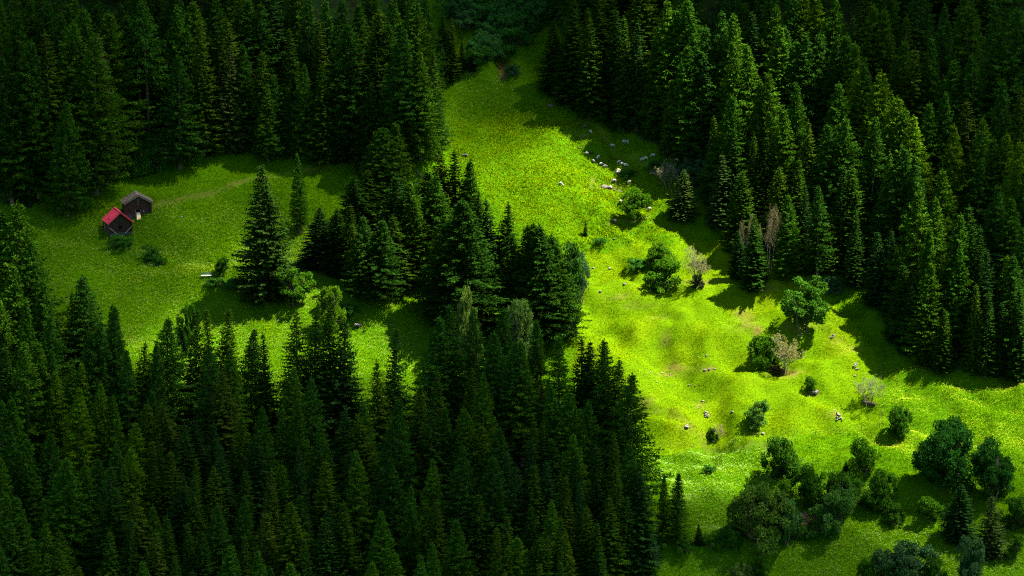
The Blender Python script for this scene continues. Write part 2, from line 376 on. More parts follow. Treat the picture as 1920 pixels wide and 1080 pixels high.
    for q in range(int(10 + 26 * start * 3)):                      # dead lower limbs
        zz_ = rng.uniform(H * 0.06, max(H * 0.16, H * start * 1.1)); az = rng.uniform(0, 2 * PI); L = rng.uniform(.5, 1.6)
        o = axis_at(zz_); B.add(*tube([o, o + np.array([math.cos(az) * L * .5, math.sin(az) * L * .5, -.1 * L]), o + np.array([math.cos(az) * L, math.sin(az) * L, -.35 * L])], [.045, .03, .012], 3))
    return crown, B.mesh(kind + '_trunk', [M['bark']], False, True)
def broadleaf(seed, H, W, trunk_h=0.15, clumps=60, leaves=75, leaf=0.2, stems=1, droop=0.0, top=0.5, ragged=0.25, name='broadleaf', clump_r=0.12, lobes=6):
    """round-crowned tree or bush: stems, limbs to every leaf clump, loose leaves"""
    rng = np.random.default_rng(seed); A = Acc(); B = Acc()
    ch = H * (1 - trunk_h); cz = H * trunk_h + ch * 0.5; cen = []
    nl = lobes; LC = []; LR = []
    for k in range(nl):                                              # uneven lobes make the outline
        a_ = 2 * PI * (k + rng.uniform(-.3, .3)) / nl; zz = rng.uniform(-.75, .75) if k else .55
        rr_ = rng.uniform(.35, .62) * (1 - top * .55 * max(0, zz)) if k else .1
        LC.append(np.array([math.cos(a_) * rr_, math.sin(a_) * rr_, zz * .62])); LR.append(rng.uniform(.34, .56) * (1 - .25 * max(0, zz)))
    LC = np.array(LC); LR = np.array(LR); pw = LR ** 2 / (LR ** 2).sum()
    for _ in range(clumps):
        k = rng.choice(nl, p=pw); v = rng.normal(0, 1, 3); v /= np.linalg.norm(v)
        lump = 1 + ragged * .5 * float(vnoise(v[0] * 2.3 + seed + k, v[1] * 2.3 + v[2] * 1.9, seed))
        cen.append(LC[k] + v * LR[k] * rng.uniform(.5, 1.0) ** .6 * lump * np.array([1, 1, .85]))
    cen = np.array(cen); lo_, hi_ = np.percentile(cen, 2, 0), np.percentile(cen, 98, 0)
    cen = (cen - (lo_ + hi_) / 2) / (hi_ - lo_) * np.array([W, W, ch]) * .90 + np.array([0, 0, cz])
    cen[:, 2] = np.maximum(cen[:, 2], H * trunk_h * .9 + .1)
    feet = [np.array([rng.normal(0, .06 * W) if stems > 1 else 0, rng.normal(0, .06 * W) if stems > 1 else 0, 0]) for _ in range(stems)]
    hubs = []
    for f in feet:
        hub = f * 1.9 + np.array([0, 0, H * (trunk_h + 0.22)]) + rng.normal(0, .03 * W, 3); hubs.append(hub)
        r0 = 0.030 * H / stems ** 0.5
        pth = [f - np.array([0, 0, .6]), f + np.array([0, 0, .05]), f * 1.3 + (hub - f * 1.3) * .5 + rng.normal(0, .02 * H, 3), hub]
        B.add(*tube(pth, [r0 * 1.5, r0 * 1.1, r0 * .85, r0 * .6], 7))
    for c in cen:
        hub = hubs[int(np.argmin([np.linalg.norm(c[:2] - h_[:2]) + rng.random() * .2 * W for h_ in hubs]))]
        mid = hub + (c - hub) * 0.5 + np.array([0, 0, -.03 * H]) + rng.normal(0, .02 * W, 3)
        B.add(*tube([hub, mid, c], [0.010 * H, 0.006 * H, 0.002 * H], 4))
        n = int(leaves * rng.uniform(.6, 1.3)); cr = clump_r * (W + ch) / 2 * rng.uniform(.7, 1.25)
        v = rng.normal(0, 1, (n, 3)); v /= np.linalg.norm(v, axis=1, keepdims=True); rr = rng.uniform(0.3, 1, n) ** .5
        Pp = c + v * (rr * cr)[:, None] * np.array([1.15, 1.15, .8])
        Pp[:, 2] = np.maximum(Pp[:, 2], 0.05)
        d = v * 0.6 + rng.normal(0, .7, (n, 3)); d[:, 2] -= droop
        l = leaf * rng.uniform(.7, 1.4, n); sh0 = rng.uniform(0, .5)
        A.kites(kites(Pp, d, v + rng.normal(0, .45, (n, 3)) + np.array([0, 0, .4]), l, l * 0.34, rng), np.clip(sh0 + rng.uniform(0, .5, n), 0, 1))
    return A.mesh(name + '_crown', [M['leaf']]), B.mesh(name + '_trunk', [M['bark']], False, True)
def bare_tree(seed, H, W, stems=4, depth=4, leaf_n=0):
    rng = np.random.default_rng(seed); B = Acc(); tips = []
    def grow(p, d, L, r, lev):
        mid = p + d * L * .5 + rng.normal(0, .03 * L, 3); q = p + d * L + rng.normal(0, .05 * L, 3)
        B.add(*tube([p, mid, q], [r, r * .8, r * .6], 4 if lev < 2 else 3))
        if lev >= depth: tips.append(q); return
        for k in range(rng.integers(2, 5)):
            f = rng.uniform(.35, 1); s = p + (q - p) * f
            v = d + rng.normal(0, .6, 3) * np.array([W / H * 1.6, W / H * 1.6, .6]); v[2] = abs(v[2]) * .7 + .15; v /= np.linalg.norm(v)
            grow(s, v, L * rng.uniform(.5, .75), r * .55, lev + 1)
    for k in range(stems):
        a = rng.uniform(0, 2 * PI); d = np.array([math.cos(a) * .28 * W / H * 2, math.sin(a) * .28 * W / H * 2, 1]); d /= np.linalg.norm(d)
        grow(np.array([math.cos(a) * .12, math.sin(a) * .12, -.3]), d, H * .34, .009 * H, 0)
    A = Acc(); tips = np.array(tips)
    zmax = max(v[:, 2].max() for v in B.V)
    rx_ = np.percentile(np.abs(tips[:, :2]).max(1), 88); K_ = np.array([W / 2 / rx_, W / 2 / rx_, H / zmax])
    for i in range(len(B.V)): B.V[i] = B.V[i] * K_
    tips = tips * K_
    T = np.repeat(tips, 10, 0); n = len(T)
    A.kites(kites(T + rng.normal(0, .10, (n, 3)), rng.normal(0, 1, (n, 3)), rng.normal(0, 1, (n, 3)), rng.uniform(.10, .22, n), np.full(n, .035), rng), rng.uniform(0, 1, n))
    return A.mesh('bud_crown', [M['leaf']]), B.mesh('bare_branches', [M['deadwood']], False, True)

SPRUCE = [conifer(100 + i, 'spruce', 20, r, s, g, d, shp) for i, (r, s, g, d, shp) in enumerate([
    (3.3, .03, .05, 1.0, .85), (2.9, .04, .10, .95, .9), (3.7, .02, .06, 1.0, .8), (2.5, .06, .16, .85, .95), (3.1, .05, .2, .85, .8), (2.2, .05, .10, .95, .9)])]
LARCH = [conifer(200 + i, 'larch', 20, r, s, g, d) for i, (r, s, g, d) in enumerate([
    (3.3, .06, .12, .95), (2.9, .10, .18, .9), (3.8, .05, .10, .95), (2.5, .12, .22, .85), (3.2, .08, .25, .85), (2.1, .1, .12, .9)])]
HIGH = [conifer(300 + i, 'larch', 20, 2.4, .45, .25, .8) for i in range(2)]
BUSH = [broadleaf(400 + i, 6, w, th, int(c * 1.2), int(lv * 1.3), .30, st, 0.15, .6, rg, 'bush', cr) for i, (w, th, c, lv, st, rg, cr) in enumerate([
    (6.5, .02, 90, 75, 5, .5, .095), (5.6, .04, 85, 75, 4, .5, .095), (7.5, .0, 120, 65, 7, .5, .085), (5.0, .06, 60, 75, 4, .6, .10)])]
ROUND = [broadleaf(430 + i, 8, w, th, int(c * 1.2), 105, .32, st, .1, .2, rg, 'round_tree', .085, 8) for i, (w, th, c, st, rg) in enumerate([
    (8.5, .16, 120, 1, .25), (7.0, .22, 90, 2, .35), (7.6, .10, 130, 2, .3)])]
MAPLE = [broadleaf(450 + i, 12, w, .10, 300, 100, .36, 2, .1, .25, .22, 'maple', .075, 9) for i, w in enumerate((11.5, 8.6))]
WILLOW = [broadleaf(460 + i, 4, 6.0, .0, 85, 95, .26, 6, .0, .5, .5, 'willow', .10) for i in range(3)]
BARE = [bare_tree(480, 7, 5.2, 6), bare_tree(481, 6, 4.5, 4), bare_tree(482, 5, 4.6, 5)]

SPR_COL = [(0.013, 0.040, 0.004), (0.019, 0.049, 0.003), (0.011, 0.035, 0.006), (0.029, 0.060, 0.003)]
LAR_COL = [(0.020, 0.062, 0.004), (0.029, 0.076, 0.004), (0.016, 0.052, 0.005), (0.044, 0.096, 0.003)]
BROWN = (0.034, 0.058, 0.005)
COLTAG = {}
prng = random.Random(5)
def plant(name, pair, loc, scale, color, rot=None, label='', cat='tree', group=None, trunk_name='trunk', crown_name='crown', wide=1.0, tcolor=None):
    e = bpy.data.objects.new(name, None); COL.objects.link(e); e.location = loc; e.empty_display_size = .5
    e.rotation_euler = (prng.gauss(0, .018), prng.gauss(0, .018), prng.uniform(0, 2 * PI) if rot is None else rot)
    e.scale = (scale * wide, scale * wide, scale)
    tag(e, label, cat, group)
    link(trunk_name, pair[1], e)
    c = link(crown_name, pair[0], e); c.color = (*color, 1)
    return e
ORD = ['first', 'second', 'third', 'fourth', 'fifth', 'sixth', 'seventh', 'eighth', 'ninth', 'tenth', 'eleventh', 'twelfth', 'thirteenth', 'fourteenth', 'fifteenth', 'sixteenth', 'seventeenth', 'eighteenth', 'nineteenth', 'twentieth'] + \
      ['twenty-' + k for k in ('first', 'second', 'third', 'fourth', 'fifth', 'sixth', 'seventh', 'eighth', 'ninth')] + ['thirtieth'] + ['thirty-' + k for k in ('first', 'second', 'third', 'fourth', 'fifth', 'sixth', 'seventh', 'eighth', 'ninth')] + ['fortieth']

# ------------------------------------------------------------------ conifers of the three forests and the wood in the middle
# tops read from the photograph (zoomed views): x, y, kind, height in photo pixels
def zoomed(lst, ox, oy, s): return [(ox + x / s, oy + y / s, k, h) for x, y, k, h in lst]
S, L, B_, K, P_ = 'S', 'L', 'B', 'K', 'P'      # spruce, larch, brown-tipped spruce, bright larch, high-crowned larch
LOWER = zoomed([
    (40,185,S,230),(125,165,L,250),(160,160,L,230),(230,195,L,210),(290,250,L,190),(325,245,K,190),(225,275,K,190),(345,125,L,230),(400,100,L,240),(455,30,L,250),(545,165,S,200),(510,200,L,210),
    (620,165,L,210),(645,75,L,215),(765,35,S,220),(825,35,S,215),(875,35,S,215),(845,185,L,230),(905,185,L,190),(975,110,L,200),(1045,135,S,200),(1155,40,S,250),(1225,45,S,250),(1290,30,S,250),(1135,265,L,200),(1210,300,L,210),
    (400,320,K,210),(315,345,K,220),(455,375,L,190),(585,400,S,190),(660,405,B_,200),(530,480,K,180),(610,350,L,190),(765,465,S,180),(720,480,S,190),(870,275,B_,210),(935,450,S,190),(845,485,S,190),(985,525,S,190),
    (1020,420,L,220),(1155,390,L,210),(1075,430,S,190),(1250,500,L,200),(70,380,L,210),(20,395,L,210),(60,490,L,230),(130,540,L,220),(195,510,L,190),(265,610,L,220),(340,640,L,190),(395,620,L,190),(440,645,S,240),(530,570,K,190),
    (600,545,S,180),(640,555,S,190),(690,590,S,190),(760,620,S,200),(835,650,S,190),(880,560,S,200),(1165,590,S,210),(1270,620,S,200),(1045,660,B_,210),(960,660,S,190),(755,690,S,210),(700,690,S,190),(545,760,B_,210),
    (610,640,S,170),(610,800,L,180),(660,840,S,190),(505,850,S,200),(610,895,B_,190),(865,790,L,200),(880,950,L,190),(795,895,S,190),(850,815,S,180),(945,910,S,190),(1015,970,L,190),(945,765,L,190),(1140,780,S,230),(1180,760,S,190),
    (1285,815,S,200),(1265,860,S,200),(1205,925,S,190),(1035,820,B_,190),(35,755,L,210),(100,770,L,210),(195,870,L,200),(265,890,S,190),(185,985,L,190),(245,960,S,190),(20,960,L,190),(320,1030,S,180),(385,1045,S,180),(1120,1020,L,180),(760,1050,S,180),
    (440,900,S,190),(1100,640,L,190),(10,620,L,210),(60,860,S,190),(470,560,L,180),(750,880,S,190),(690,1000,S,180),(560,1010,L,180),(1060,1040,S,180),(930,1040,S,180)], 0, 560, 2.0766)
LOWER += [(40,382,L,330),(8,395,L,300),(66,450,L,270),(30,495,L,250),(90,520,L,230),(168,515,L,235),(140,545,S,210),(215,570,L,215),(100,590,L,215),(55,560,L,230),(190,600,L,200),(10,560,L,220)]
LOWER += zoomed([
    (10,80,S,235),(200,110,S,235),(150,240,S,210),(375,70,L,225),(425,25,L,230),(515,45,L,240),(590,130,L,230),(630,40,L,230),(685,160,L,230),(765,85,L,215),(700,170,L,230),(845,150,L,220),(935,145,S,210),(965,160,S,210),
    (1035,155,L,240),(1110,290,L,260),(1000,200,S,200),(1075,230,S,220),(60,455,S,200),(215,380,L,260),(90,400,L,200),(20,430,S,190),(355,425,S,210),(405,420,L,200),(475,425,L,200),(500,445,L,200),(555,290,L,220),(495,275,S,210),(300,330,S,200),(370,280,S,190),
    (545,490,S,190),(615,490,L,200),(750,470,S,180),(790,490,S,170),(830,550,S,170),(745,545,S,180),(820,330,L,220),(880,365,L,220),(970,400,L,210),(955,440,L,200),(905,520,L,200),(915,600,L,170),(1060,520,S,210),(1010,570,S,200),
    (475,575,L,230),(590,605,L,210),(640,590,S,180),(680,645,S,190),(750,640,S,190),(800,625,S,180),(865,690,S,180),(355,620,L,200),(195,620,L,200),(70,590,L,220),(25,595,S,190),(150,650,L,180),(270,720,L,210),(335,800,S,190),(375,780,S,190),
    (165,815,L,210),(460,850,L,200),(360,940,L,190),(310,995,L,180),(120,1015,L,180),(215,985,L,180),(20,780,S,210),(595,880,S,190),(640,840,S,190),(650,960,S,180),(680,920,L,190),(740,800,S,180),(815,785,L,190),(750,915,S,190),(795,920,S,190),
    (860,840,S,190),(875,900,S,190),(935,710,S,200),(990,860,S,170),(965,800,S,180),(1080,660,S,210),(1120,560,L,220),(1150,640,S,200),(1040,760,S,190),(1110,760,S,160),(540,750,S,170),(450,700,S,180),(590,1010,L,160),(860,1010,S,160),(1000,960,S,140),(760,1030,S,160)], 640, 560, 2.0766)
UPPER = zoomed([
    (120,175,L,280),(160,170,L,290),(40,235,L,260),(215,135,S,290),(385,155,L,290),(345,40,L,290),(440,60,L,280),(50,400,L,195),(130,0,L,250),(200,10,L,250),(20,20,L,250),(600,5,P_,290),(710,30,L,250),
    (815,85,S,250),(800,10,L,240),(925,80,S,220),(1055,210,S,190),(1110,305,L,150),(1075,335,L,145),(1000,0,L,220),(1050,20,L,220),(1175,120,S,220),(1285,90,B_,220),(1340,310,S,150),(1165,350,L,135),
    (1400,100,L,240),(1450,180,B_,210),(1490,235,S,195),(1505,50,S,250),(1530,75,S,240),(1560,100,L,230),(1620,120,L,240),(1600,180,L,215),(1680,210,L,200),(1730,210,S,180),(1700,0,L,200),(1650,10,L,220),(1380,0,L,230),(1240,0,L,230),(1320,10,L,240),
    (1770,60,S,120),(1795,70,S,120),(530,60,P_,240),(565,80,P_,235),(490,20,L,230),(660,160,L,200),(760,120,L,210),(870,150,S,200),(980,180,L,190),(300,90,L,280),(80,60,L,260),(250,60,L,260),(1440,20,L,220),(1580,0,L,230),(880,0,L,230),(400,-40,L,240),(700,-60,L,240),(560,-60,L,250),(940,-60,L,240),(1100,-60,S,240),(1190,-80,L,230),(1480,-70,L,230),(1620,-90,L,220),(300,-60,L,250),(150,-70,L,240)], 0, 0, 2.1333)
RIGHT = zoomed([
    (160,30,S,200),(235,30,S,210),(290,65,S,200),(335,110,S,180),(255,50,S,210),(375,5,L,240),(395,30,L,230),(440,0,L,250),(520,40,L,250),(555,45,L,250),(570,120,L,240),(605,130,L,230),(615,40,S,230),(670,25,L,240),(690,75,L,240),(715,75,L,230),(740,120,L,230),(775,100,L,230),
    (655,210,L,230),(635,230,L,210),(620,380,S,165),(650,385,S,170),(700,310,L,200),(825,350,L,210),(850,235,L,230),(770,340,S,190),(860,470,S,190),(885,470,S,180),(800,525,L,170),(900,590,S,145),(965,650,S,140),(1000,645,S,150),(1030,420,L,230),(1065,540,L,250),(1095,640,L,220),(1125,560,L,230),
    (985,430,L,210),(900,200,K,240),(960,205,K,260),(930,180,L,240),(1010,275,K,240),(1040,310,L,230),(1065,330,K,240),(905,125,L,230),(870,100,L,230),(830,110,L,230),(800,100,L,230),(845,0,L,240),(790,0,K,240),(755,0,K,240),(725,0,L,240),(890,50,S,220),(940,20,L,240),(970,30,L,240),(1040,50,S,230),(1025,120,L,230),(1060,140,S,230),(1110,110,L,240),(1145,20,L,260),(1160,170,L,230),
    (1115,290,L,230),(1145,265,L,230),(1215,200,S,200),(1245,255,S,200),(1210,285,B_,210),(1175,355,K,240),(1260,340,L,250),(1325,375,K,250),(1290,390,L,240),(1350,400,K,260),(1290,20,L,300),(1330,30,L,300),(1365,50,S,290),(1215,575,S,230),(1180,600,L,240),(1240,640,S,220),(1275,700,S,210),(1320,720,K,190),(1300,760,S,170),(1345,720,L,200),
    (1150,870,S,120),(1235,800,S,160),(1270,820,S,160),(1310,850,S,140),(1350,860,S,140),(1372,800,S,180),(1190,700,L,200),(1150,480,L,230),(1080,440,L,230),(950,330,L,230),(880,330,L,220),(740,240,L,220),(560,270,L,200),(505,330,S,160),(430,130,L,210),(470,170,S,200),(480,80,L,230),(560,360,S,160),(580,480,S,150),(740,450,S,170),(760,520,S,140),(690,470,S,150),(830,600,S,110),
    (1240,450,L,230),(1290,520,L,230),(1340,560,L,230),(1375,480,L,240),(1375,640,L,210),(1240,160,L,260),(1300,230,L,250),(1360,250,S,250),(110,0,S,190),(180,-60,S,210),(300,-60,S,230),(420,-70,L,230),(560,-60,L,230),(660,-60,L,230),(1000,-60,L,230),(1080,-50,L,230),(1220,-50,L,270),(60,60,S,130),(100,130,S,100),(1100,740,L,190),(1040,740,S,150),(1065,800,S,130)], 1000, 0, 1.5)
MIDDLE = [(735,232,L,190),(705,245,L,170),(668,330,S,150),(690,320,S,150),(745,330,S,190),(598,388,S,112),(630,390,S,120),(655,385,S,140),(683,405,L,155),(712,412,L,150),(740,405,S,140),(665,420,S,120),(800,320,L,190),(822,288,S,210),(852,283,S,220),(878,300,L,210),
          (865,375,L,235),(840,400,L,190),(915,375,S,175),(945,380,S,170),(985,425,L,205),(1012,420,L,215),(1040,460,L,170),(1065,500,L,120),(895,360,S,190),(780,370,L,170),(770,340,L,190),(960,440,L,180),(867,376,L,240),(1003,420,L,216),(1030,440,L,190),(815,330,L,200),(725,240,L,200)]
def filler(lst, poly, n, seed, ymax, mind=34):
    rr = random.Random(seed); have = [(a[0], a[1] + a[3]) for a in lst]; out = []
    for _ in range(6000):
        x, y = rr.uniform(-20, 1940), rr.uniform(-190, ymax)
        if not inpoly(np.array([x]), np.array([y]), poly)[0]: continue
        if any((x - a) ** 2 + ((y - c) * 1.5) ** 2 < mind ** 2 for a, c in have): continue
        have.append((x, y)); h = rr.uniform(170, 230); out.append((x, y - h, rr.choice('SLLL'), h))
        if len(out) >= n: break
    return out
UPPER += filler(UPPER, F_UPPER, 40, 31, 130, 32)
RIGHT += filler(RIGHT, F_RIGHT, 56, 32, 150, 32)
def put_forest(lst, region, seed, dark=1.0, fat=1.0):
    rr = random.Random(seed); rows = []
    base = ground([a[0] for a in lst], [a[1] + a[3] for a in lst])
    order = sorted(range(len(lst)), key=lambda i: lst[i][1])
    band = max(8, int(round(len(lst) ** 0.5 * 1.25)))
    pos = {}
    for r0 in range(0, len(order), band):
        for c, i in enumerate(sorted(order[r0:r0 + band], key=lambda q: lst[q][0])): pos[i] = (r0 // band, c)
    for i, (x, y, k, h) in enumerate(lst):
        p_ = base[i]; Hm = h * mpp(p_) / math.cos(PITCH); sc = Hm / 20.0
        if k in (S, B_): pair = SPRUCE[rr.randrange(len(SPRUCE))]; col = BROWN if k == B_ else SPR_COL[rr.randrange(4)]; nm, word = 'spruce_tree', 'spruce'
        elif k == P_: pair = HIGH[rr.randrange(2)]; col = LAR_COL[2]; nm, word = 'larch_tree', 'bare-trunked larch'
        else: pair = LARCH[rr.randrange(len(LARCH))]; col = LAR_COL[3] if k == K else LAR_COL[rr.randrange(3)]; nm, word = 'larch_tree', 'larch'
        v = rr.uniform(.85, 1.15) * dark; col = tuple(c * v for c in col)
        tint = 'brown-tipped' if k == B_ else 'bright' if k == K else ('dark' if k == S else 'soft green')
        size = 'tall' if h >= 225 else 'short' if h < 165 else 'slim'
        r_, c_ = pos[i]
        plant(nm, pair, p_ - np.array([0, 0, .15]), sc, col, None, f'{size} {tint} {word}, {ORD[c_]} along {ORD[r_]} treetop row, {region}', 'tree', f'conifers in the {region}', wide=fat * (rr.uniform(1.08, 1.34) if nm == 'larch_tree' else rr.uniform(1.05, 1.28)))
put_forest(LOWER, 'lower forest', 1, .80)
put_forest(UPPER, 'forest above the huts', 2, .64)  # crown colours lowered so the colour itself deepens this forest's shade
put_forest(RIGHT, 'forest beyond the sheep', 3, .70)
put_forest(MIDDLE, 'wood amid the meadow', 4, .50, 1.3)  # dark species, with their backlit shade also put into the crown colours

# ------------------------------------------------------------------ conifers that stand alone
def conif(x, ytop, ybase, pair, color, label, wide=1.0, name=None, group=None):
    p_ = g1(x, ybase); sc = (ybase - ytop) * mpp(p_) / math.cos(PITCH) / 20.0
    return plant(name or ('spruce_tree' if pair in SPRUCE else 'larch_tree'), pair, p_ - np.array([0, 0, .1]), sc, tuple(c * .75 for c in color), None, label, 'tree', group, wide=wide)
conif(499, 310, 556, SPRUCE[2], (.019, .044, .006), 'big dense dark spruce standing alone beside the small lollipop tree and bench', 1.08)
conif(563, 288, 436, LARCH[5], LAR_COL[0], 'slim feathery larch standing alone on the meadow just uphill of the big spruce', 1.1)
conif(128, 190, 404, LARCH[0], LAR_COL[0], 'broad larch at the forest edge uphill of the red-roofed hut', 1.0)
conif(190, 72, 342, SPRUCE[1], (.05, .07, .012), 'very tall ochre-tinged spruce at the forest edge uphill of the huts', 1.05)
conif(338, 104, 316, LARCH[4], LAR_COL[2], 'larch with bare broken lower limbs at the edge above the footpath', 1.2)
conif(432, 85, 285, SPRUCE[4], (.04, .06, .011), 'ragged tall spruce where the forest edge juts into the upper meadow', 1.0)
conif(570, 122, 300, LARCH[2], LAR_COL[0], 'conical larch at the forest edge right above the slim lone larch', .9)
conif(608, 122, 304, SPRUCE[0], SPR_COL[1], 'dense spruce at the forest edge at the end of the footpath', 1.0)
conif(640, 140, 303, SPRUCE[1], SPR_COL[0], 'narrow spruce beside the dense one at the end of the footpath', 1.0)
conif(692, 155, 326, SPRUCE[2], SPR_COL[0], 'wide dark spruce at the tip of the forest edge above the middle wood', .95)
conif(755, 200, 318, SPRUCE[0], SPR_COL[1], 'dark spruce at the forest corner just behind the middle wood', 1.0)
conif(818, 172, 292, LARCH[1], LAR_COL[2], 'larch with sweeping branches on the forest corner facing the grey boulder', 1.25)
conif(866, 75, 132, SPRUCE[0], SPR_COL[0], 'smaller spruce of the pair at the foot of the gully, farther from the earth bank', 1.25)
conif(886, 92, 131, SPRUCE[2], SPR_COL[2], 'short stout spruce next to the brown earth bank at the gully foot', 1.35)
conif(1190, 68, 236, SPRUCE[3], SPR_COL[0], 'slender spruce at the forest edge uphill of the sheep', 1.2)
conif(1226, 80, 256, SPRUCE[1], SPR_COL[1], 'slender spruce with open branches at the forest edge just above the sheep', 1.1)
conif(1258, 152, 292, SPRUCE[0], SPR_COL[3], 'lone-standing lower spruce at the forest edge behind the leafless bush', .95)
conif(1279, 318, 412, SPRUCE[2], (.032, .06, .010), 'small broad spruce in the sun beside the leafless grey bush', 1.4)
conif(1352, 290, 426, SPRUCE[0], (.024, .05, .010), 'broad dark spruce between the small sunlit spruce and the forest', 1.3)
conif(1412, 405, 540, SPRUCE[2], SPR_COL[0], 'dark bushy spruce in front of the pinkish leafless trees', 1.15)
conif(1385, 432, 522, SPRUCE[0], SPR_COL[2], 'smaller spruce half hidden beside the dark bushy one', 1.2)
conif(1478, 364, 522, LARCH[0], LAR_COL[0], 'pale feathery larch beside the pinkish leafless trees', 1.15)
conif(1748, 578, 690, SPRUCE[0], SPR_COL[1], 'young dense spruce at the forest edge above the open sunny slope', 1.3)
conif(1268, 885, 1022, LARCH[5], LAR_COL[2], 'narrow dark larch standing off the tip of the lower forest', 1.35)
conif(1242, 890, 1008, LARCH[3], LAR_COL[0], 'thin see-through larch between the lower forest and the narrow dark larch', 1.0)
conif(1311, 980, 1022, SPRUCE[0], SPR_COL[2], 'little pyramid spruce at the end of the hedge', 1.25)
conif(1796, 905, 1012, SPRUCE[2], SPR_COL[2], 'wide black-green spruce downhill of the big round maple', 1.55)
conif(1856, 928, 1046, SPRUCE[4], (.026, .045, .010), 'open-branched spruce below the smaller maple', 1.4)
conif(1586, 862, 892, SPRUCE[0], SPR_COL[2], 'tiny spruce among the bushes below the fence', 1.5)
conif(1098, 412, 442, SPRUCE[4], SPR_COL[1], 'stunted little spruce alone in the bright grass below the sheep', 1.1)

# ------------------------------------------------------------------ broadleaf trees and bushes
def leafy(x, ytop, ybase, wpx, pair, H0_, W0_, color, label, name='bush', cat='bush', group=None):
    p_ = g1(x, ybase); m_ = mpp(p_); sc = (ybase - ytop) * m_ / math.cos(PITCH) / H0_
    return plant(name, pair, p_ - np.array([0, 0, .1]), sc, color, None, label, cat, group, wide=wpx * m_ / (W0_ * sc) * .88)
GB, GD, GW, GY = (.030, .085, .004), (.018, .058, .004), (.060, .095, .030), (.045, .10, .004)
leafy(417, 482, 517, 26, ROUND[1], 8, 7.0, GD, 'small lollipop tree with thin trunk next to the white bench', 'small_tree', 'tree')
leafy(552, 503, 575, 68, ROUND[1], 8, 7.0, GB, 'leafy tree on two stems at the foot of the big lone spruce', 'leafy_tree', 'tree')
leafy(620, 538, 625, 50, ROUND[2], 8, 7.6, GY, 'bright light-green leafy tree rising behind the lower forest edge', 'leafy_tree', 'tree')
leafy(1190, 357, 412, 54, ROUND[0], 8, 8.5, GB, 'round leafy tree beside the dark boulder below the sheep', 'round_tree', 'tree')
leafy(1235, 457, 505, 44, BUSH[1], 6, 5.6, GB, 'upper bush of the sunlit pair beside the grey leafless shrub')
leafy(1241, 486, 542, 72, BUSH[0], 6, 6.5, GB, 'wider lower bush of the sunlit pair beside the grey leafless shrub')
leafy(1509, 528, 620, 92, ROUND[1], 8, 7.0, (.026, .078, .006), 'spreading leafy tree alone in front of the shaded forest corner', 'leafy_tree', 'tree')
leafy(1430, 630, 696, 58, ROUND[2], 8, 7.6, GB, 'dense green tree paired with a tan leafless one', 'leafy_tree', 'tree')
leafy(1685, 585, 640, 55, BUSH[2], 6, 7.5, GD, 'dark bush in the shade at the forest corner')
leafy(1519, 704, 738, 24, BUSH[3], 6, 5.0, GB, 'sapling growing beside the dark tree-root boulder', 'sapling', 'bush')
leafy(1420, 752, 803, 40, BUSH[3], 6, 5.0, (.05, .12, .016), 'small leafy bush above the fence, casting a round shadow')
leafy(1335, 803, 826, 22, BUSH[0], 6, 6.5, GD, 'low dark bush in the hollow beside the fence')
leafy(1688, 763, 818, 46, BUSH[1], 6, 5.6, GD, 'upright dark bush just outside the fence corner')
leafy(1467, 818, 896, 74, BUSH[0], 6, 6.5, GD, 'large rounded bush below the fence, uphill of the bush cluster')
leafy(1620, 822, 891, 50, BUSH[3], 6, 5.0, GB, 'vase-shaped bush on several stems next to the tiny spruce')
leafy(1518, 872, 948, 62, BUSH[1], 6, 5.6, GD, 'tall bush at the back of the bush cluster')
leafy(1472, 900, 935, 36, WILLOW[0], 4, 6, GB, 'low grey-green bush tucked behind the silvery hedge bush')
leafy(1582, 888, 966, 74, BUSH[2], 6, 7.5, GD, 'broad bush with pale tips in the bush cluster')
leafy(1655, 882, 952, 50, BUSH[1], 6, 5.6, GD, 'narrow upright bush closing off the bush cluster')
leafy(1635, 918, 958, 46, BUSH[0], 6, 6.5, GD, 'squat bush at the foot of the narrow upright one')
leafy(1555, 918, 1000, 88, BUSH[0], 6, 6.5, (.032, .085, .014), 'wide front bush of the bush cluster')
leafy(1432, 912, 1020, 122, BUSH[2], 6, 7.5, (.034, .072, .009), 'huge silvery-topped hedge bush')
leafy(1470, 940, 1022, 60, BUSH[1], 6, 5.6, (.026, .075, .018), 'green bush grown into the front of the silvery one')
leafy(1430, 998, 1030, 40, WILLOW[1], 4, 6, (.06, .085, .03), 'small ochre-green bush in front of the silvery hedge bush')
leafy(1675, 944, 982, 42, BUSH[0], 6, 6.5, GD, 'small round bush alone among white flowers')
leafy(1770, 795, 922, 118, MAPLE[0], 12, 11.5, (.010, .046, .006), 'great round maple, the largest leafy tree', 'maple_tree', 'tree')
leafy(1861, 825, 936, 78, MAPLE[1], 12, 8.6, (.010, .044, .006), 'second maple, lopsided and smaller, behind the great round one', 'maple_tree', 'tree')
leafy(1744, 930, 978, 44, BUSH[3], 6, 5.0, GB, 'light bush beside the black-green spruce')
leafy(1905, 928, 992, 62, BUSH[0], 6, 6.5, GD, 'rounded bush cut by the photo edge below the maples')
leafy(1903, 1000, 1046, 36, BUSH[3], 6, 5.0, GB, 'sparse little bush beside the open-branched spruce')
leafy(1708, 1018, 1105, 90, BUSH[1], 6, 5.6, (.022, .055, .02), 'tallest of the dark bushes along the bottom edge')
leafy(1665, 1030, 1105, 60, BUSH[3], 6, 5.0, (.024, .06, .02), 'pale-topped bush along the bottom edge left of the tallest')
leafy(1625, 1046, 1110, 40, BUSH[1], 6, 5.6, GD, 'low dark bush at the end of the bottom-edge row')
leafy(1756, 1045, 1110, 50, BUSH[0], 6, 6.5, GD, 'low bush between the tallest bottom-edge bush and the slender tree')
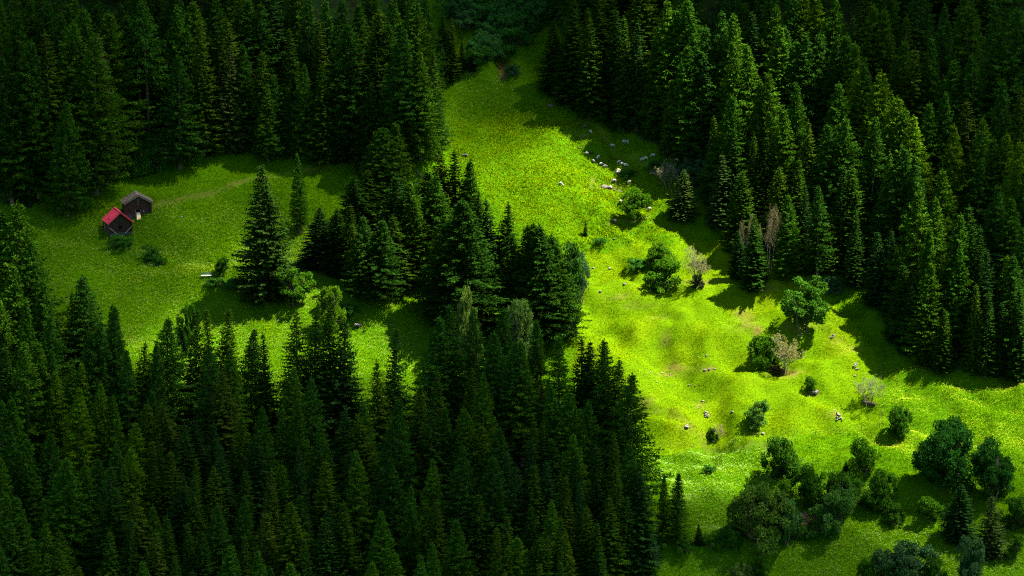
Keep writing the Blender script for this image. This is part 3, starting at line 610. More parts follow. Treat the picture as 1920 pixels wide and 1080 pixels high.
leafy(1818, 1005, 1110, 52, ROUND[2], 8, 7.6, (.020, .050, .022), 'slender dark leafy tree at the bottom edge', 'leafy_tree', 'tree')
leafy(1425, 1048, 1100, 34, BUSH[1], 6, 5.6, GD, 'dark bush of the bottom-edge pair')
leafy(1388, 1056, 1100, 40, WILLOW[2], 4, 6, (.05, .09, .02), 'pale bush of the bottom-edge pair')
leafy(1062, 117, 170, 60, BUSH[2], 6, 7.5, (.04, .11, .018), 'leafy bush in the shade at the top of the meadow')
leafy(1052, 452, 612, 84, ROUND[2], 8, 7.6, (.016, .050, .008), 'large rounded tree at the sunny end of the middle wood', 'leafy_tree', 'tree')
leafy(1088, 478, 570, 38, BUSH[1], 6, 5.6, (.035, .075, .03), 'grey-green bush on the sunny end of the middle wood')
leafy(1062, 560, 625, 50, BUSH[0], 6, 6.5, (.04, .085, .034), 'silvery bush at the foot of the middle wood')
leafy(972, 562, 700, 66, ROUND[2], 8, 7.6, (.05, .095, .02), 'silvery poplar-like tree rising above the lower forest', 'leafy_tree', 'tree')
leafy(878, 548, 720, 42, BUSH[3], 6, 5.0, (.065, .11, .018), 'pale yellow-green tree rising above the lower forest', 'leafy_tree', 'tree')
leafy(352, 578, 690, 36, ROUND[1], 8, 7.0, GD, 'crooked leaning tree at the lower forest edge', 'leafy_tree', 'tree')
leafy(1208, 1012, 1058, 62, BUSH[2], 6, 7.5, (.024, .065, .024), 'low bush at the very tip of the lower forest')
leafy(1165, 985, 1030, 56, BUSH[0], 6, 6.5, GD, 'dark bush under the outermost conifers of the lower forest')
leafy(838, 1012, 1090, 34, ROUND[2], 8, 7.6, (.05, .085, .04), 'silvery leafy tree inside the lower forest near the bottom edge', 'leafy_tree', 'tree')
for i, (x, yt, yb, w, lab) in enumerate([
        (1225, 1000, 1032, 50, 'hedge bush next to the forest tip'), (1335, 1000, 1032, 44, 'hedge bush beside the little pyramid spruce'), (1368, 990, 1030, 46, 'hedge bush joining the silvery one'), (1280, 1008, 1035, 40, 'hedge bush under the narrow dark larch'),
        (1500, 985, 1012, 44, 'hedge bush ending the hedge at the bush cluster')]):
    leafy(x, yt, yb, w, WILLOW[i % 3], 4, 6, (.022, .070, .006), 'low dark ' + lab, 'hedge_bush')
for i, (x, yt, yb, w, lab) in enumerate([
        (285, 462, 490, 40, 'upper clump of nettles trailing downhill from the huts'), (300, 480, 497, 24, 'small last clump of nettles trailing downhill from the huts'), (225, 442, 462, 50, 'wide clump of nettles in front of the red-roofed hut'), (405, 520, 532, 46, 'flat nettle patch beside the bench'), (440, 522, 540, 44, 'nettle patch between the bench and the big lone spruce'),
        (1125, 445, 458, 26, 'tall weeds round the stunted little spruce'), (1180, 318, 330, 36, 'weeds on the bank among the sheep'), (1195, 485, 505, 50, 'weedy hollow beside the sunlit bush pair'), (1330, 872, 884, 26, 'dark weed tuft in the flowery grass below the fence'), (275, 262, 318, 70, 'leafy undergrowth at the forest edge above the huts'), (250, 285, 325, 60, 'second clump of undergrowth at the forest edge above the huts'),
        (650, 570, 592, 40, 'weeds behind the bright light-green tree'), (1230, 300, 318, 40, 'grey-green scrub around the leafless bush'), (1120, 195, 222, 40, 'bluish scrub at the forest edge at the top of the meadow')]):
    leafy(x, yt, yb, w, WILLOW[i % 3], 4, 6, (.024, .085, .008), lab, 'weed_clump', 'weeds')
gull = []
grng = random.Random(8)
for i in range(34):
    y = grng.uniform(15, 116); x = 918 + (grng.uniform(-1, 1)) * (30 + (116 - y) * .75) + (116 - y) * .25
    gull.append((x, y))
gull.sort(key=lambda a: (int(a[1] / 18), a[0]))
rowc = {}
for i, (x, y) in enumerate(gull):
    r_ = int(y / 18); rowc[r_] = rowc.get(r_, -1) + 1
    h_ = grng.uniform(26, 42)
    leafy(x, y - h_, y, grng.uniform(46, 74), WILLOW[i % 3], 4, 6, grng.choice([(.020, .074, .014), (.018, .068, .012), (.028, .085, .022), (.018, .072, .008)]), f'blue-green willow shrub filling the gully, {ORD[rowc[r_]]} along {ORD[r_]} tier down', 'willow_shrub', 'bush', 'willow shrubs in the gully')
for i, (x, yt, yb, w, lab) in enumerate([(960, 122, 138, 34, 'small dark shrub beside the brown earth bank'), (1330, 290, 330, 60, 'dim undergrowth below the forest behind the broad dark spruce'), (1300, 300, 340, 60, 'dim undergrowth behind the small sunlit spruce'), (1560, 520, 545, 50, 'dark scrub under the forest edge uphill of the spreading tree'), (1310, 255, 300, 60, 'shaded scrub in the forest bay above the leafless bush')]):
    leafy(x, yt, yb, w, WILLOW[i % 3], 4, 6, (.022, .06, .024), lab, 'scrub', 'bush')
def bare(x, ytop, ybase, wpx, k, color, label, name='leafless_tree', cat='tree'):
    H_, W_ = ((7, 5.2), (6, 4.5), (5, 4.6))[k]; p_ = g1(x, ybase); m_ = mpp(p_); sc = (ybase - ytop) * m_ / math.cos(PITCH) / H_
    plant(name, BARE[k], p_, sc, color, None, label, cat, None, 'branches', 'buds', wpx * m_ / (W_ * sc))
bare(1472, 622, 702, 50, 0, (.165, .165, .06), 'tan leafless tree growing beside the dense green one')
bare(1306, 460, 536, 42, 0, (.14, .15, .07), 'grey-tan leafless shrub beside the sunlit bush pair', 'leafless_shrub', 'bush')
bare(1252, 300, 356, 46, 2, (.13, .12, .08), 'pale leafless bush above the small sunlit spruce', 'leafless_bush', 'bush')
bare(1443, 380, 510, 40, 0, (.085, .078, .045), 'taller pinkish leafless tree behind the dark bushy spruce')
bare(1396, 400, 515, 34, 1, (.085, .078, .045), 'shorter pinkish leafless tree behind the dark bushy spruce')
bare(1628, 702, 762, 46, 2, (.11, .15, .06), 'half-bare shrub leaning over a dark log near the fence corner', 'half_bare_shrub', 'bush')
bare(1348, 792, 824, 20, 1, (.16, .12, .08), 'wispy bare twig bush over the low dark one', 'twig_bush', 'bush')
bare(1505, 958, 990, 44, 2, (.10, .06, .05), 'brown dead bush between the silvery hedge bush and the cluster', 'dead_bush', 'bush')

# ------------------------------------------------------------------ the two huts
WOOD = simple('sun_blackened_wood', [(0.25, (0.010, 0.006, 0.004)), (0.55, (0.032, 0.016, 0.010)), (0.8, (0.07, 0.036, 0.022))], 4, stretch=(.35, .35, 3.0), bump=.4)
GREYW = simple('silver_grey_wood', [(0.3, (0.07, 0.06, 0.05)), (0.7, (0.16, 0.145, 0.125))], 5, stretch=(.4, 2, 2))
PALEW = simple('fresh_pale_wood', [(0.3, (0.36, 0.26, 0.13)), (0.7, (0.56, 0.44, 0.25))], 4)
REDM = simple('red_painted_sheet', [(0.3, (0.40, 0.030, 0.050)), (0.65, (0.52, 0.042, 0.068))], 1.5, rough=.5)
SLATE = simple('mossy_shingles', [(0.25, (0.035, 0.026, 0.018)), (0.5, (0.075, 0.058, 0.042)), (0.66, (0.10, 0.085, 0.06)), (0.74, (0.14, 0.115, 0.02))], 1.6, bump=.5)
BLACK = simple('dark_opening', [(0.3, (0.004, 0.004, 0.004)), (0.7, (0.008, 0.007, 0.007))], 2)
STONE = simple('foundation_stone', [(0.25, (0.02, 0.019, 0.018)), (0.7, (0.075, 0.07, 0.065))], 4, bump=.5)
class BM:
    def __init__(s): s.b = bmesh.new()
    def box(s, x0, x1, y0, y1, z0, z1, bevel=0.0):
        vs_ = [s.b.verts.new((x, y, z)) for z in (z0, z1) for y in (y0, y1) for x in (x0, x1)]
        for f in ((0, 2, 3, 1), (4, 5, 7, 6), (0, 1, 5, 4), (2, 6, 7, 3), (0, 4, 6, 2), (1, 3, 7, 5)): s.b.faces.new([vs_[i] for i in f])
        return vs_
    def quadbox(s, pts, n, th):
        """a slab on four points, th thick along n"""
        n = Vector(n); a = [s.b.verts.new(Vector(q)) for q in pts]; c = [s.b.verts.new(Vector(q) + n * th) for q in pts]
        s.b.faces.new(a[::-1]); s.b.faces.new(c)
        for i in range(4): s.b.faces.new((a[i], a[(i + 1) % 4], c[(i + 1) % 4], c[i]))
    def bar(s, a, c, w):
        a = np.array(a, float); c = np.array(c, float); V, F = tube([a, (a + c) / 2, c], [w, w, w], 6)
        vv = [s.b.verts.new(v) for v in V]
        for f in F: s.b.faces.new([vv[i] for i in f])
        s.b.faces.new(vv[:6][::-1]); s.b.faces.new(vv[-6:])
    def mesh(s, name, mat):
        me = bpy.data.meshes.new(name); bmesh.ops.recalc_face_normals(s.b, faces=s.b.faces[:]); s.b.to_mesh(me); s.b.free(); me.materials.append(mat); return me
def hut(px, py, w, d, he, hr, rz, roofmat, red, label, name):
    """gable front at local -y; origin in the middle of the floor; he eave height, hr ridge height"""
    e = bpy.data.objects.new(name, None); COL.objects.link(e); p_ = g1(px, py); e.location = p_; e.rotation_euler = (0, 0, rz); tag(e, label, 'hut')
    hw, hd = w / 2, d / 2; rr = random.Random(int(px)); lh = 0.235
    slope = lambda x: hr - (hr - he) * abs(x) / hw
    pl = BM(); zlow = -1.6                                            # dry stone base, deeper on the downhill side
    for x0, x1, y0, y1 in ((-hw, hw, -hd, -hd + .4), (-hw, hw, hd - .4, hd), (-hw, -hw + .4, -hd + .41, hd - .41), (hw - .4, hw, -hd + .41, hd - .41)): pl.box(x0, x1, y0, y1, zlow, 0.28)
    link('stone_base', pl.mesh('stone_base', STONE), e)
    for sy in (-1, 1):
        m_ = BM(); z = 0.29; k = 0
        while z < hr - .15:
            half = hw + (0.22 if z < he else 0) if z < he - .05 else hw * (hr - z) / (hr - he) - .04
            if half > .12:
                yy = sy * hd; o_ = rr.uniform(-.02, .02)
                if sy < 0 and z < 1.75 and not red:                   # door opening in the gable
                    m_.box(-half, -.42, yy - .11 + o_, yy + .11 + o_, z, z + lh - .022); m_.box(.42, half, yy - .11 + o_, yy + .11 + o_, z, z + lh - .022)
                elif sy < 0 and red and .75 < z < 1.35:
                    m_.box(-half, -.32, yy - .11 + o_, yy + .11 + o_, z, z + lh - .022); m_.box(.32, half, yy - .11 + o_, yy + .11 + o_, z, z + lh - .022)
                else: m_.box(-half, half, yy - .11 + o_, yy + .11 + o_, z, z + lh - .022)
            z += lh; k += 1
        link('gable_wall', m_.mesh('gable_wall', WOOD), e)
    for sx in (-1, 1):
        m_ = BM(); z = 0.29 + lh / 2
        while z < he - .05:
            o_ = rr.uniform(-.02, .02); m_.box(sx * hw - .11 + o_, sx * hw + .11 + o_, -hd - .28, hd + .28, z, min(z + lh - .022, he + .06)); z += lh
        link('side_wall', m_.mesh('side_wall', WOOD), e)
    inn = BM(); inn.box(-hw + .13, hw - .13, -hd + .13, hd - .13, .1, he - .12); link('interior', inn.mesh('interior', BLACK), e)
    ov, ovg = 0.42, 0.5
    for sx in (-1, 1):                                                # two roof slopes
        ex = hw + ov; ez = hr - (hr - he) * ex / hw
        n = Vector((sx * (hr - he), 0, hw)).normalized(); m_ = BM()
        up = Vector((0, 0, .10))
        if red:
            m_.quadbox([Vector((0, -hd - ovg, hr)) + up, Vector((0, hd + ovg, hr)) + up, Vector((sx * ex, hd + ovg, ez)) + up, Vector((sx * ex, -hd - ovg, ez)) + up], n, .03)
            so = link('roof', m_.mesh('roof_slope', roofmat), e)
            rb = BM(); ny_ = 9
            for k in range(ny_):
                yy = -hd - ovg + .03 + (d + 2 * ovg - .1) * k / (ny_ - 1)
                rb.quadbox([Vector((sx * .03, yy, hr - .03 * (hr - he) / hw)) + up + n * .032, Vector((sx * .03, yy + .05, hr - .03 * (hr - he) / hw)) + up + n * .032, Vector((sx * (ex - .02), yy + .05, ez + .02 * (hr - he) / hw)) + up + n * .032, Vector((sx * (ex - .02), yy, ez + .02 * (hr - he) / hw)) + up + n * .032], n, .045)
            link('sheet_seam', rb.mesh('sheet_seam', roofmat), so)['kind'] = 'stuff'
            if sx < 0:
                for q in range(3):
                    hk = BM(); f_ = .74; yy = -hd + .5 + q * .42; cx = sx * ex * f_; cz = hr + (ez - hr) * f_
                    hk.box(cx - .04, cx + .04, yy - .09, yy + .09, cz + .12, cz + .24); link('snow_hook', hk.mesh('snow_hook', BLACK), so)
        else:
            m_.quadbox([Vector((0, -hd - ovg, hr)) + up, Vector((0, hd + ovg, hr)) + up, Vector((sx * ex, hd + ovg, ez)) + up, Vector((sx * ex, -hd - ovg, ez)) + up], n, .05)
            so = link('roof', m_.mesh('roof_slope', GREYW), e)
            sh = BM(); rows = 8
            for k in range(rows):
                y0_ = -hd - ovg - .03
                while y0_ < hd + ovg - .05:
                    wd = min(rr.uniform(.28, .5), hd + ovg + .03 - y0_); fa, fb = k / rows, min(1.04, (k + 1.25) / rows); th = rr.uniform(.03, .06)
                    A_ = lambda f: Vector((sx * ex * f, 0, hr + (ez - hr) * f))
                    pa, pb = A_(fa) + up + n * .055, A_(fb) + up + n * .09 + n * rr.uniform(0, .02)
                    sh.quadbox([pa + Vector((0, y0_, 0)), pa + Vector((0, y0_ + wd - .02, 0)), pb + Vector((0, y0_ + wd - .02, 0)), pb + Vector((0, y0_, 0))], n, th); y0_ += wd
            link('shingle_layer', sh.mesh('shingle_layer', SLATE), so)['kind'] = 'stuff'
        fb = BM()                                                      # barge boards on the front
        fb.quadbox([Vector((0, -hd - ovg - .07, hr - .12)), Vector((0, -hd - ovg - .07, hr + .06)), Vector((sx * (ex - .03), -hd - ovg - .07, ez + .06)), Vector((sx * (ex - .03), -hd - ovg - .07, ez - .12))], (0, 1, 0), .05)
        link('barge_board', fb.mesh('barge_board', roofmat if red else GREYW), e)
    rc = BM(); rc.box(-.14, .14, -hd - ovg - .02, hd + ovg + .02, hr + .125, hr + .185); link('ridge_cap', rc.mesh('ridge_cap', roofmat if red else GREYW), e)
    ctr = BM(); ctr.box(-.06, .06, -hd - .19, -hd - .12, 1.9 if not red else 1.5, hr - .3); link('centre_post', ctr.mesh('centre_post', GREYW if not red else WOOD), e)
    if red:
        fr = BM(); fr.box(-.40, -.32, -hd - .18, -hd - .10, .74, 1.5); fr.box(.32, .40, -hd - .18, -hd - .10, .74, 1.5); fr.box(-.40, .40, -hd - .175, -hd - .105, 1.51, 1.58); link('window_frame', fr.mesh('window_frame', WOOD), e)
        for sx in (-1, 1):                                            # weathered rails leaning on the corners
            r_ = BM(); r_.bar((sx * (hw + .12), -hd - .45, 1.35), (sx * .8, -hd - .7, .02 if sx < 0 else .1), .07); link('leaning_rail', r_.mesh('leaning_rail', GREYW), e)
            po = BM(); po.bar((sx * (hw + .1), -hd - .38, -1.4), (sx * (hw + .1), -hd - .38, 1.5), .10); link('corner_prop', po.mesh('corner_prop', WOOD), e)
        ld = BM(); ld.box(-hw - .32, -hw - .24, .2, .45, -1.0, 1.7); link('side_plank', ld.mesh('side_plank', GREYW), e)
    else:
        dr = BM()
        for k in range(3): dr.box(-.40 + k * .27, -.40 + k * .27 + .255, -hd - .02, -hd + .03, .95, 2.0)
        link('door', dr.mesh('door', WOOD), e)
        rp = BM(); rp.quadbox([(-.34, -hd - .14, .42), (.34, -hd - .14, .42), (.42, -hd - 1.0, -.75), (-.42, -hd - 1.0, -.75)], (0, .3, .95), .08); link('door_ramp', rp.mesh('door_ramp', PALEW), e)
        for sx in (-1, 1):
            ps = BM(); ps.box(sx * .5 - .05, sx * .5 + .05, -hd - .22, -hd - .14, -.9, 1.05); link('door_post', ps.mesh('door_post', GREYW), e)
        st = BM(); st.box(.85, 1.2, -hd - .30, -hd - .16, .55, .95); link('hatch', st.mesh('hatch', GREYW), e)
    return e
hut(221, 434, 4.3, 3.2, 2.35, 4.15, R(21), REDM, True, 'small dark log hut with a red metal roof', 'log_hut')
hut(257, 400, 4.8, 2.7, 2.5, 3.85, R(14), SLATE, False, 'small dark log hut with a mossy grey shingle roof behind the red-roofed one', 'log_hut')

# ------------------------------------------------------------------ bench, fence, logs, rocks
e = bpy.data.objects.new('bench', None); COL.objects.link(e); e.location = g1(387, 521); e.rotation_euler = (0, 0, R(6)); tag(e, 'white plank bench on the meadow beside the small lollipop tree', 'bench')
BW = simple('white_weathered_paint', [(0.3, (0.60, 0.60, 0.60)), (0.7, (0.80, 0.80, 0.79))], 3)
for k in range(3):
    m_ = BM(); m_.box(-1.0, 1.0, -.25 + k * .17, -.25 + k * .17 + .15, .44, .49); link('seat_plank', m_.mesh('seat_plank', BW), e)
for k in range(2):
    m_ = BM(); m_.box(-1.0, 1.0, .27 + k * .03, .30 + k * .03, .62 + k * .2, .76 + k * .2); link('back_plank', m_.mesh('back_plank', simple('green_plank', [(0.3, (.02, .06, .05)), (.7, (.04, .10, .08))], 3) if k == 0 else bpy.data.materials['green_plank']), e)
for sx in (-1, 1):
    m_ = BM(); m_.box(sx * .8 - .05, sx * .8 + .05, -.22, -.14, -.3, .44); m_.box(sx * .8 - .05, sx * .8 + .05, .2, .265, -.3, .98); m_.box(sx * .8 - .045, sx * .8 + .045, -.14, .2, .36, .43); link('leg', m_.mesh('leg', GREYW), e)
fe = bpy.data.objects.new('pasture_fence', None); COL.objects.link(fe); tag(fe, 'thin post and wire pasture fence between the grazed slope and the flowery meadow', 'fence')
fp = [g1(*q) for q in FENCE_PX]; posts = []
for a_, c_ in zip(fp[:-1], fp[1:]):
    nseg = max(1, int(round(np.linalg.norm(c_ - a_) / 3.6)))
    for k in range(nseg):
        q = a_ + (c_ - a_) * k / nseg; q[2] = hgt(q[0], q[1]); posts.append(q)
posts.append(fp[-1]); fe.location = posts[0]
pm = BM(); pm.bar((0, 0, -.4), (0, 0, 1.0), .045); pmesh = pm.mesh('fence_post', M['bark'])
for q in posts: link('post', pmesh, fe, tuple(q - posts[0]), (prng.gauss(0, .06), prng.gauss(0, .06), 0))
for zz in (.55, .95):
    Wv = Acc()
    for a_, c_ in zip(posts[:-1], posts[1:]): Wv.add(*tube([a_ - posts[0] + [0, 0, zz], (a_ + c_) / 2 - posts[0] + [0, 0, zz - .04], c_ - posts[0] + [0, 0, zz]], [.005] * 3, 3))
    link('wire', Wv.mesh('wire', [M['bark']], False), fe)
def rock_mesh(seed, mat, flatt=.65):
    b_ = bmesh.new(); bmesh.ops.create_icosphere(b_, subdivisions=3, radius=1)
    rng = np.random.default_rng(seed); pl = rng.normal(0, 1, (9, 3)); pl /= np.linalg.norm(pl, axis=1, keepdims=True); off = rng.uniform(.55, .9, 9)
    for v in b_.verts:
        c = np.array(v.co)
        for n_, o_ in zip(pl, off):
            dd = c @ n_ - o_
            if dd > 0: c = c - n_ * dd
        c = c * (1 + .06 * float(vnoise(c[0] * 4 + seed, c[1] * 4 + c[2] * 3, seed))); v.co = Vector((c[0] * 1.1, c[1] * .9, c[2] * flatt))
    me = bpy.data.meshes.new('boulder'); b_.to_mesh(me); b_.free(); me.materials.append(mat); return me
RK = {k: [rock_mesh(s, M[k], f) for s, f in ((1, .65), (2, .5), (3, .75), (4, .45))] for k in ('rock', 'rock_dark', 'rock_pale')}
rrg = random.Random(12)
def boulder(x, y, wpx, kind, label, group=None, name='boulder', cat='rock', asp=1.0):
    p_ = g1(x, y); s_ = wpx * mpp(p_) / 2 * .8
    o = link(name, RK[kind][rrg.randrange(4)], None, (p_[0], p_[1], p_[2] + s_ * .22), (rrg.gauss(0, .15), rrg.gauss(0, .15), rrg.uniform(0, 6.28)), (s_, s_, s_ * asp)); return tag(o, label, cat, group)
for a_ in [(871, 292, 15, 'rock', 'grey boulder in the grass beside the wood corner high on the slope'), (1151, 415, 17, 'rock_dark', 'dark boulder beside the round leafy tree below the sheep'), (672, 611, 20, 'rock_dark', 'dark boulder at the edge of the bright strip behind the lower forest'),
           (340, 407, 8, 'rock_pale', 'pale upright stone alone on the meadow near the huts'), (1132, 351, 18, 'rock_dark', 'brown outcrop rock under the sheep, larger one'), (1143, 353, 14, 'rock_pale', 'pale rock beside the brown outcrop under the sheep'), (1152, 357, 8, 'rock_dark', 'small brown rock trailing from the outcrop'), (1163, 360, 9, 'rock', 'lowest rock trailing from the outcrop'),
           (1172, 533, 9, 'rock_dark', 'black stone in bright grass left of the sunlit bush pair'), (1125, 547, 8, 'rock_dark', 'small dark stone in bright grass near the middle wood'), (1288, 801, 13, 'rock', 'grey slab stone on the mound above the fence'), (1373, 773, 9, 'rock', 'flat grey stone alone below the two stones'), (1430, 814, 10, 'rock', 'grey stone just inside the fence below the small leafy bush'),
           (1337, 829, 8, 'rock', 'stone at the foot of the low dark bush'), (1318, 752, 7, 'rock_pale', 'pale stone just above the larger stone heap'), (1325, 667, 8, 'rock', 'grey stone of the upper pair on the grazed slope'), (1309, 670, 5, 'rock_pale', 'little pale stone beside the upper grey one'), (1292, 723, 6, 'rock_dark', 'dark stone low on the grazed slope'), (1304, 724, 5, 'rock', 'grey stone next to the dark one low on the grazed slope'),
           (1322, 694, 8, 'rock_dark', 'dark stone among roots, first of three in line'), (1330, 693, 7, 'rock_dark', 'dark stone among roots, middle of three in line'), (1340, 692, 7, 'rock', 'grey stone, last of three in line among roots'), (1558, 633, 5, 'rock_pale', 'tiny pale stone below the spreading tree'), (1608, 692, 7, 'rock_pale', 'pale stone above the half-bare shrub'), (1603, 705, 8, 'rock_dark', 'dark stone above the half-bare shrub'),
           (1241, 700, 6, 'rock_pale', 'pale stone on the broken turf bank'), (1220, 698, 5, 'rock_pale', 'pale stone at the upper end of the broken turf bank'), (1231, 716, 5, 'rock_pale', 'pale stone below the broken turf bank'), (1256, 702, 5, 'rock_pale', 'last pale stone along the broken turf bank'), (1218, 546, 8, 'rock_pale', 'pale stone under the sunlit bush pair'), (1112, 503, 6, 'rock_pale', 'pale stone lying in the bright grass beside the middle wood'), (1143, 504, 8, 'rock_pale', 'pale flat stone uphill of the black one'), (1151, 448, 6, 'rock_pale', 'pale stone below the dark boulder'), (1055, 348, 8, 'rock_pale', 'pale stone alone in the bright meadow beside the sheep'),
           (1033, 200, 15, 'rock_dark', 'dark boulder in the shade at the top of the meadow'), (1096, 238, 12, 'rock_dark', 'dark flat rock in the shade above the sheep'), (1095, 256, 9, 'rock_dark', 'small dark rock in the shade above the sheep'), (1088, 277, 6, 'rock', 'grey stone at the upper left of the flock'), (943, 146, 10, 'rock_dark', 'dark rock at the lower end of the brown earth bank'), (938, 128, 9, 'rock_dark', 'dark rock in the middle of the brown earth bank'), (1572, 775, 5, 'rock', 'stone above the smaller stone heap'), (1565, 770, 6, 'rock_pale', 'pale stone above the smaller stone heap'), (1288, 798, 6, 'rock_pale', 'pale stone touching the grey slab stone')]:
    boulder(*a_)
boulder(1529, 737, 20, 'rock_dark', 'dark tree-root boulder beside the sapling', asp=1.2)
def heap(x, y, wpx, n, label):
    e = bpy.data.objects.new('stone_heap', None); COL.objects.link(e); p_ = g1(x, y); e.location = p_; tag(e, label, 'stone heap'); w = wpx * mpp(p_) / 2
    for k in range(n):
        a_ = rrg.uniform(0, 6.28); r_ = w * rrg.uniform(0, 1) ** .6; dx, dy = r_ * math.cos(a_), r_ * math.sin(a_) * 1.3; s_ = rrg.uniform(.12, .24)
        link('stone', RK[rrg.choice(('rock', 'rock_pale', 'rock_pale'))][rrg.randrange(4)], e, (dx, dy, hgt(p_[0] + dx, p_[1] + dy) - p_[2] + .12 + .3 * (1 - r_ / w)), (rrg.uniform(-.5, .5), rrg.uniform(-.5, .5), rrg.uniform(0, 6)), s_)
heap(1325, 777, 11, 18, 'larger heap of pale field stones on the grazed slope')
heap(1573, 783, 13, 18, 'smaller heap of pale field stones below the half-bare shrub')
heap(1604, 688, 8, 7, 'loose scatter of pale stones near the fence top')
heap(1563, 632, 8, 6, 'few pale stones at the shadow of the spreading tree')
def log(x, y, x2, y2, r_, mat, label, lift=.12):
    a_, c_ = g1(x, y), g1(x2, y2); mid = (a_ + c_) / 2; mid[2] = hgt(mid[0], mid[1]); zs = [hgt(*(a_ + (c_ - a_) * f)[:2]) - (a_ + (c_ - a_) * f)[2] for f in (0, .5, 1)]
    lf = max(zs) + lift; V, F = tube([a_ - a_ + [0, 0, lf], (c_ - a_) / 2 + [0, 0, lf + .02], c_ - a_ + [0, 0, lf]], [r_, r_ * .92, r_ * .8], 8)
    Fl = [tuple(f) for f in F] + [tuple(range(8))[::-1], tuple(range(len(V) - 8, len(V)))]
    o = link('fallen_log', mesh_np('fallen_log', V, Fl, [mat], smooth=False), None, tuple(a_)); tag(o, label, 'log')
log(782, 322, 790, 333, .14, GREYW, 'pale fallen log in the sunlit gap of the middle wood')
log(768, 345, 783, 346, .12, GREYW, 'grey fallen log across the sunlit gap of the middle wood')
log(1618, 754, 1642, 760, .28, M['bark'], 'dark log lying under the half-bare shrub')
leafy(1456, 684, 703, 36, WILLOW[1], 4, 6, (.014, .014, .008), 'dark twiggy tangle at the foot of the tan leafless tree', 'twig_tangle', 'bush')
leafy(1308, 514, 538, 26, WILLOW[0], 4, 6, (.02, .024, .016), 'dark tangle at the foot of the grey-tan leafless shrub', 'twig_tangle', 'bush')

# ------------------------------------------------------------------ sheep
def sheep_mesh(name, mat, graze):
    me = bpy.data.meshes.new(name)
    hz = (.30 if graze else .86)
    V = [(0, 0, .66), (.30, 0, .68), (-.32, 0, .68), (.52, 0, .70 if not graze else .62), (.68, 0, hz + .04 if not graze else .40), (.84, 0, hz if not graze else .20), (-.50, 0, .62),
         (.28, .14, .42), (.29, .14, .02), (.28, -.14, .42), (.29, -.14, .02), (-.34, .15, .44), (-.38, .15, .24), (-.35, .15, .02), (-.34, -.15, .44), (-.38, -.15, .24), (-.35, -.15, .02)]
    E = [(0, 1), (0, 2), (1, 3), (3, 4), (4, 5), (2, 6), (1, 7), (7, 8), (1, 9), (9, 10), (2, 11), (11, 12), (12, 13), (2, 14), (14, 15), (15, 16)]
    rad = [.31, .27, .29, .17, .115, .065, .10, .09, .04, .09, .04, .11, .05, .04, .11, .05, .04]
    me.from_pydata(V, E, []); o = bpy.data.objects.new(name, me); COL.objects.link(o)
    sm = o.modifiers.new('skin', 'SKIN'); ss = o.modifiers.new('sub', 'SUBSURF'); ss.levels = 2; ss.render_levels = 2
    for i, r_ in enumerate(rad): sv = me.skin_vertices[0].data[i]; sv.radius = (r_, r_); sv.use_root = (i == 0)
    dg = bpy.context.evaluated_depsgraph_get(); out = bpy.data.meshes.new_from_object(o.evaluated_get(dg)); bpy.data.objects.remove(o)
    bm_ = bmesh.new(); bm_.from_mesh(out)                              # ears
    hx, hz_ = (.72, .37) if graze else (.72, hz + .06)
    for sg in (-1, 1):
        q = [bm_.verts.new(c) for c in ((hx, sg * .07, hz_ + .04), (hx - .04, sg * .19, hz_ + .02), (hx - .06, sg * .17, hz_ - .05), (hx - .02, sg * .07, hz_ - .02))]
        bm_.faces.new(q)
    bm_.to_mesh(out); bm_.free(); out.materials.clear(); out.materials.append(mat)
    out.polygons.foreach_set('use_smooth', [True] * len(out.polygons)); out.name = name; return out
SHEEP = [sheep_mesh('sheep_grazing', M['wool'], True), sheep_mesh('sheep_standing', M['wool'], False)]
SHEEP_D = sheep_mesh('sheep_dark', M['wool_dark'], True)
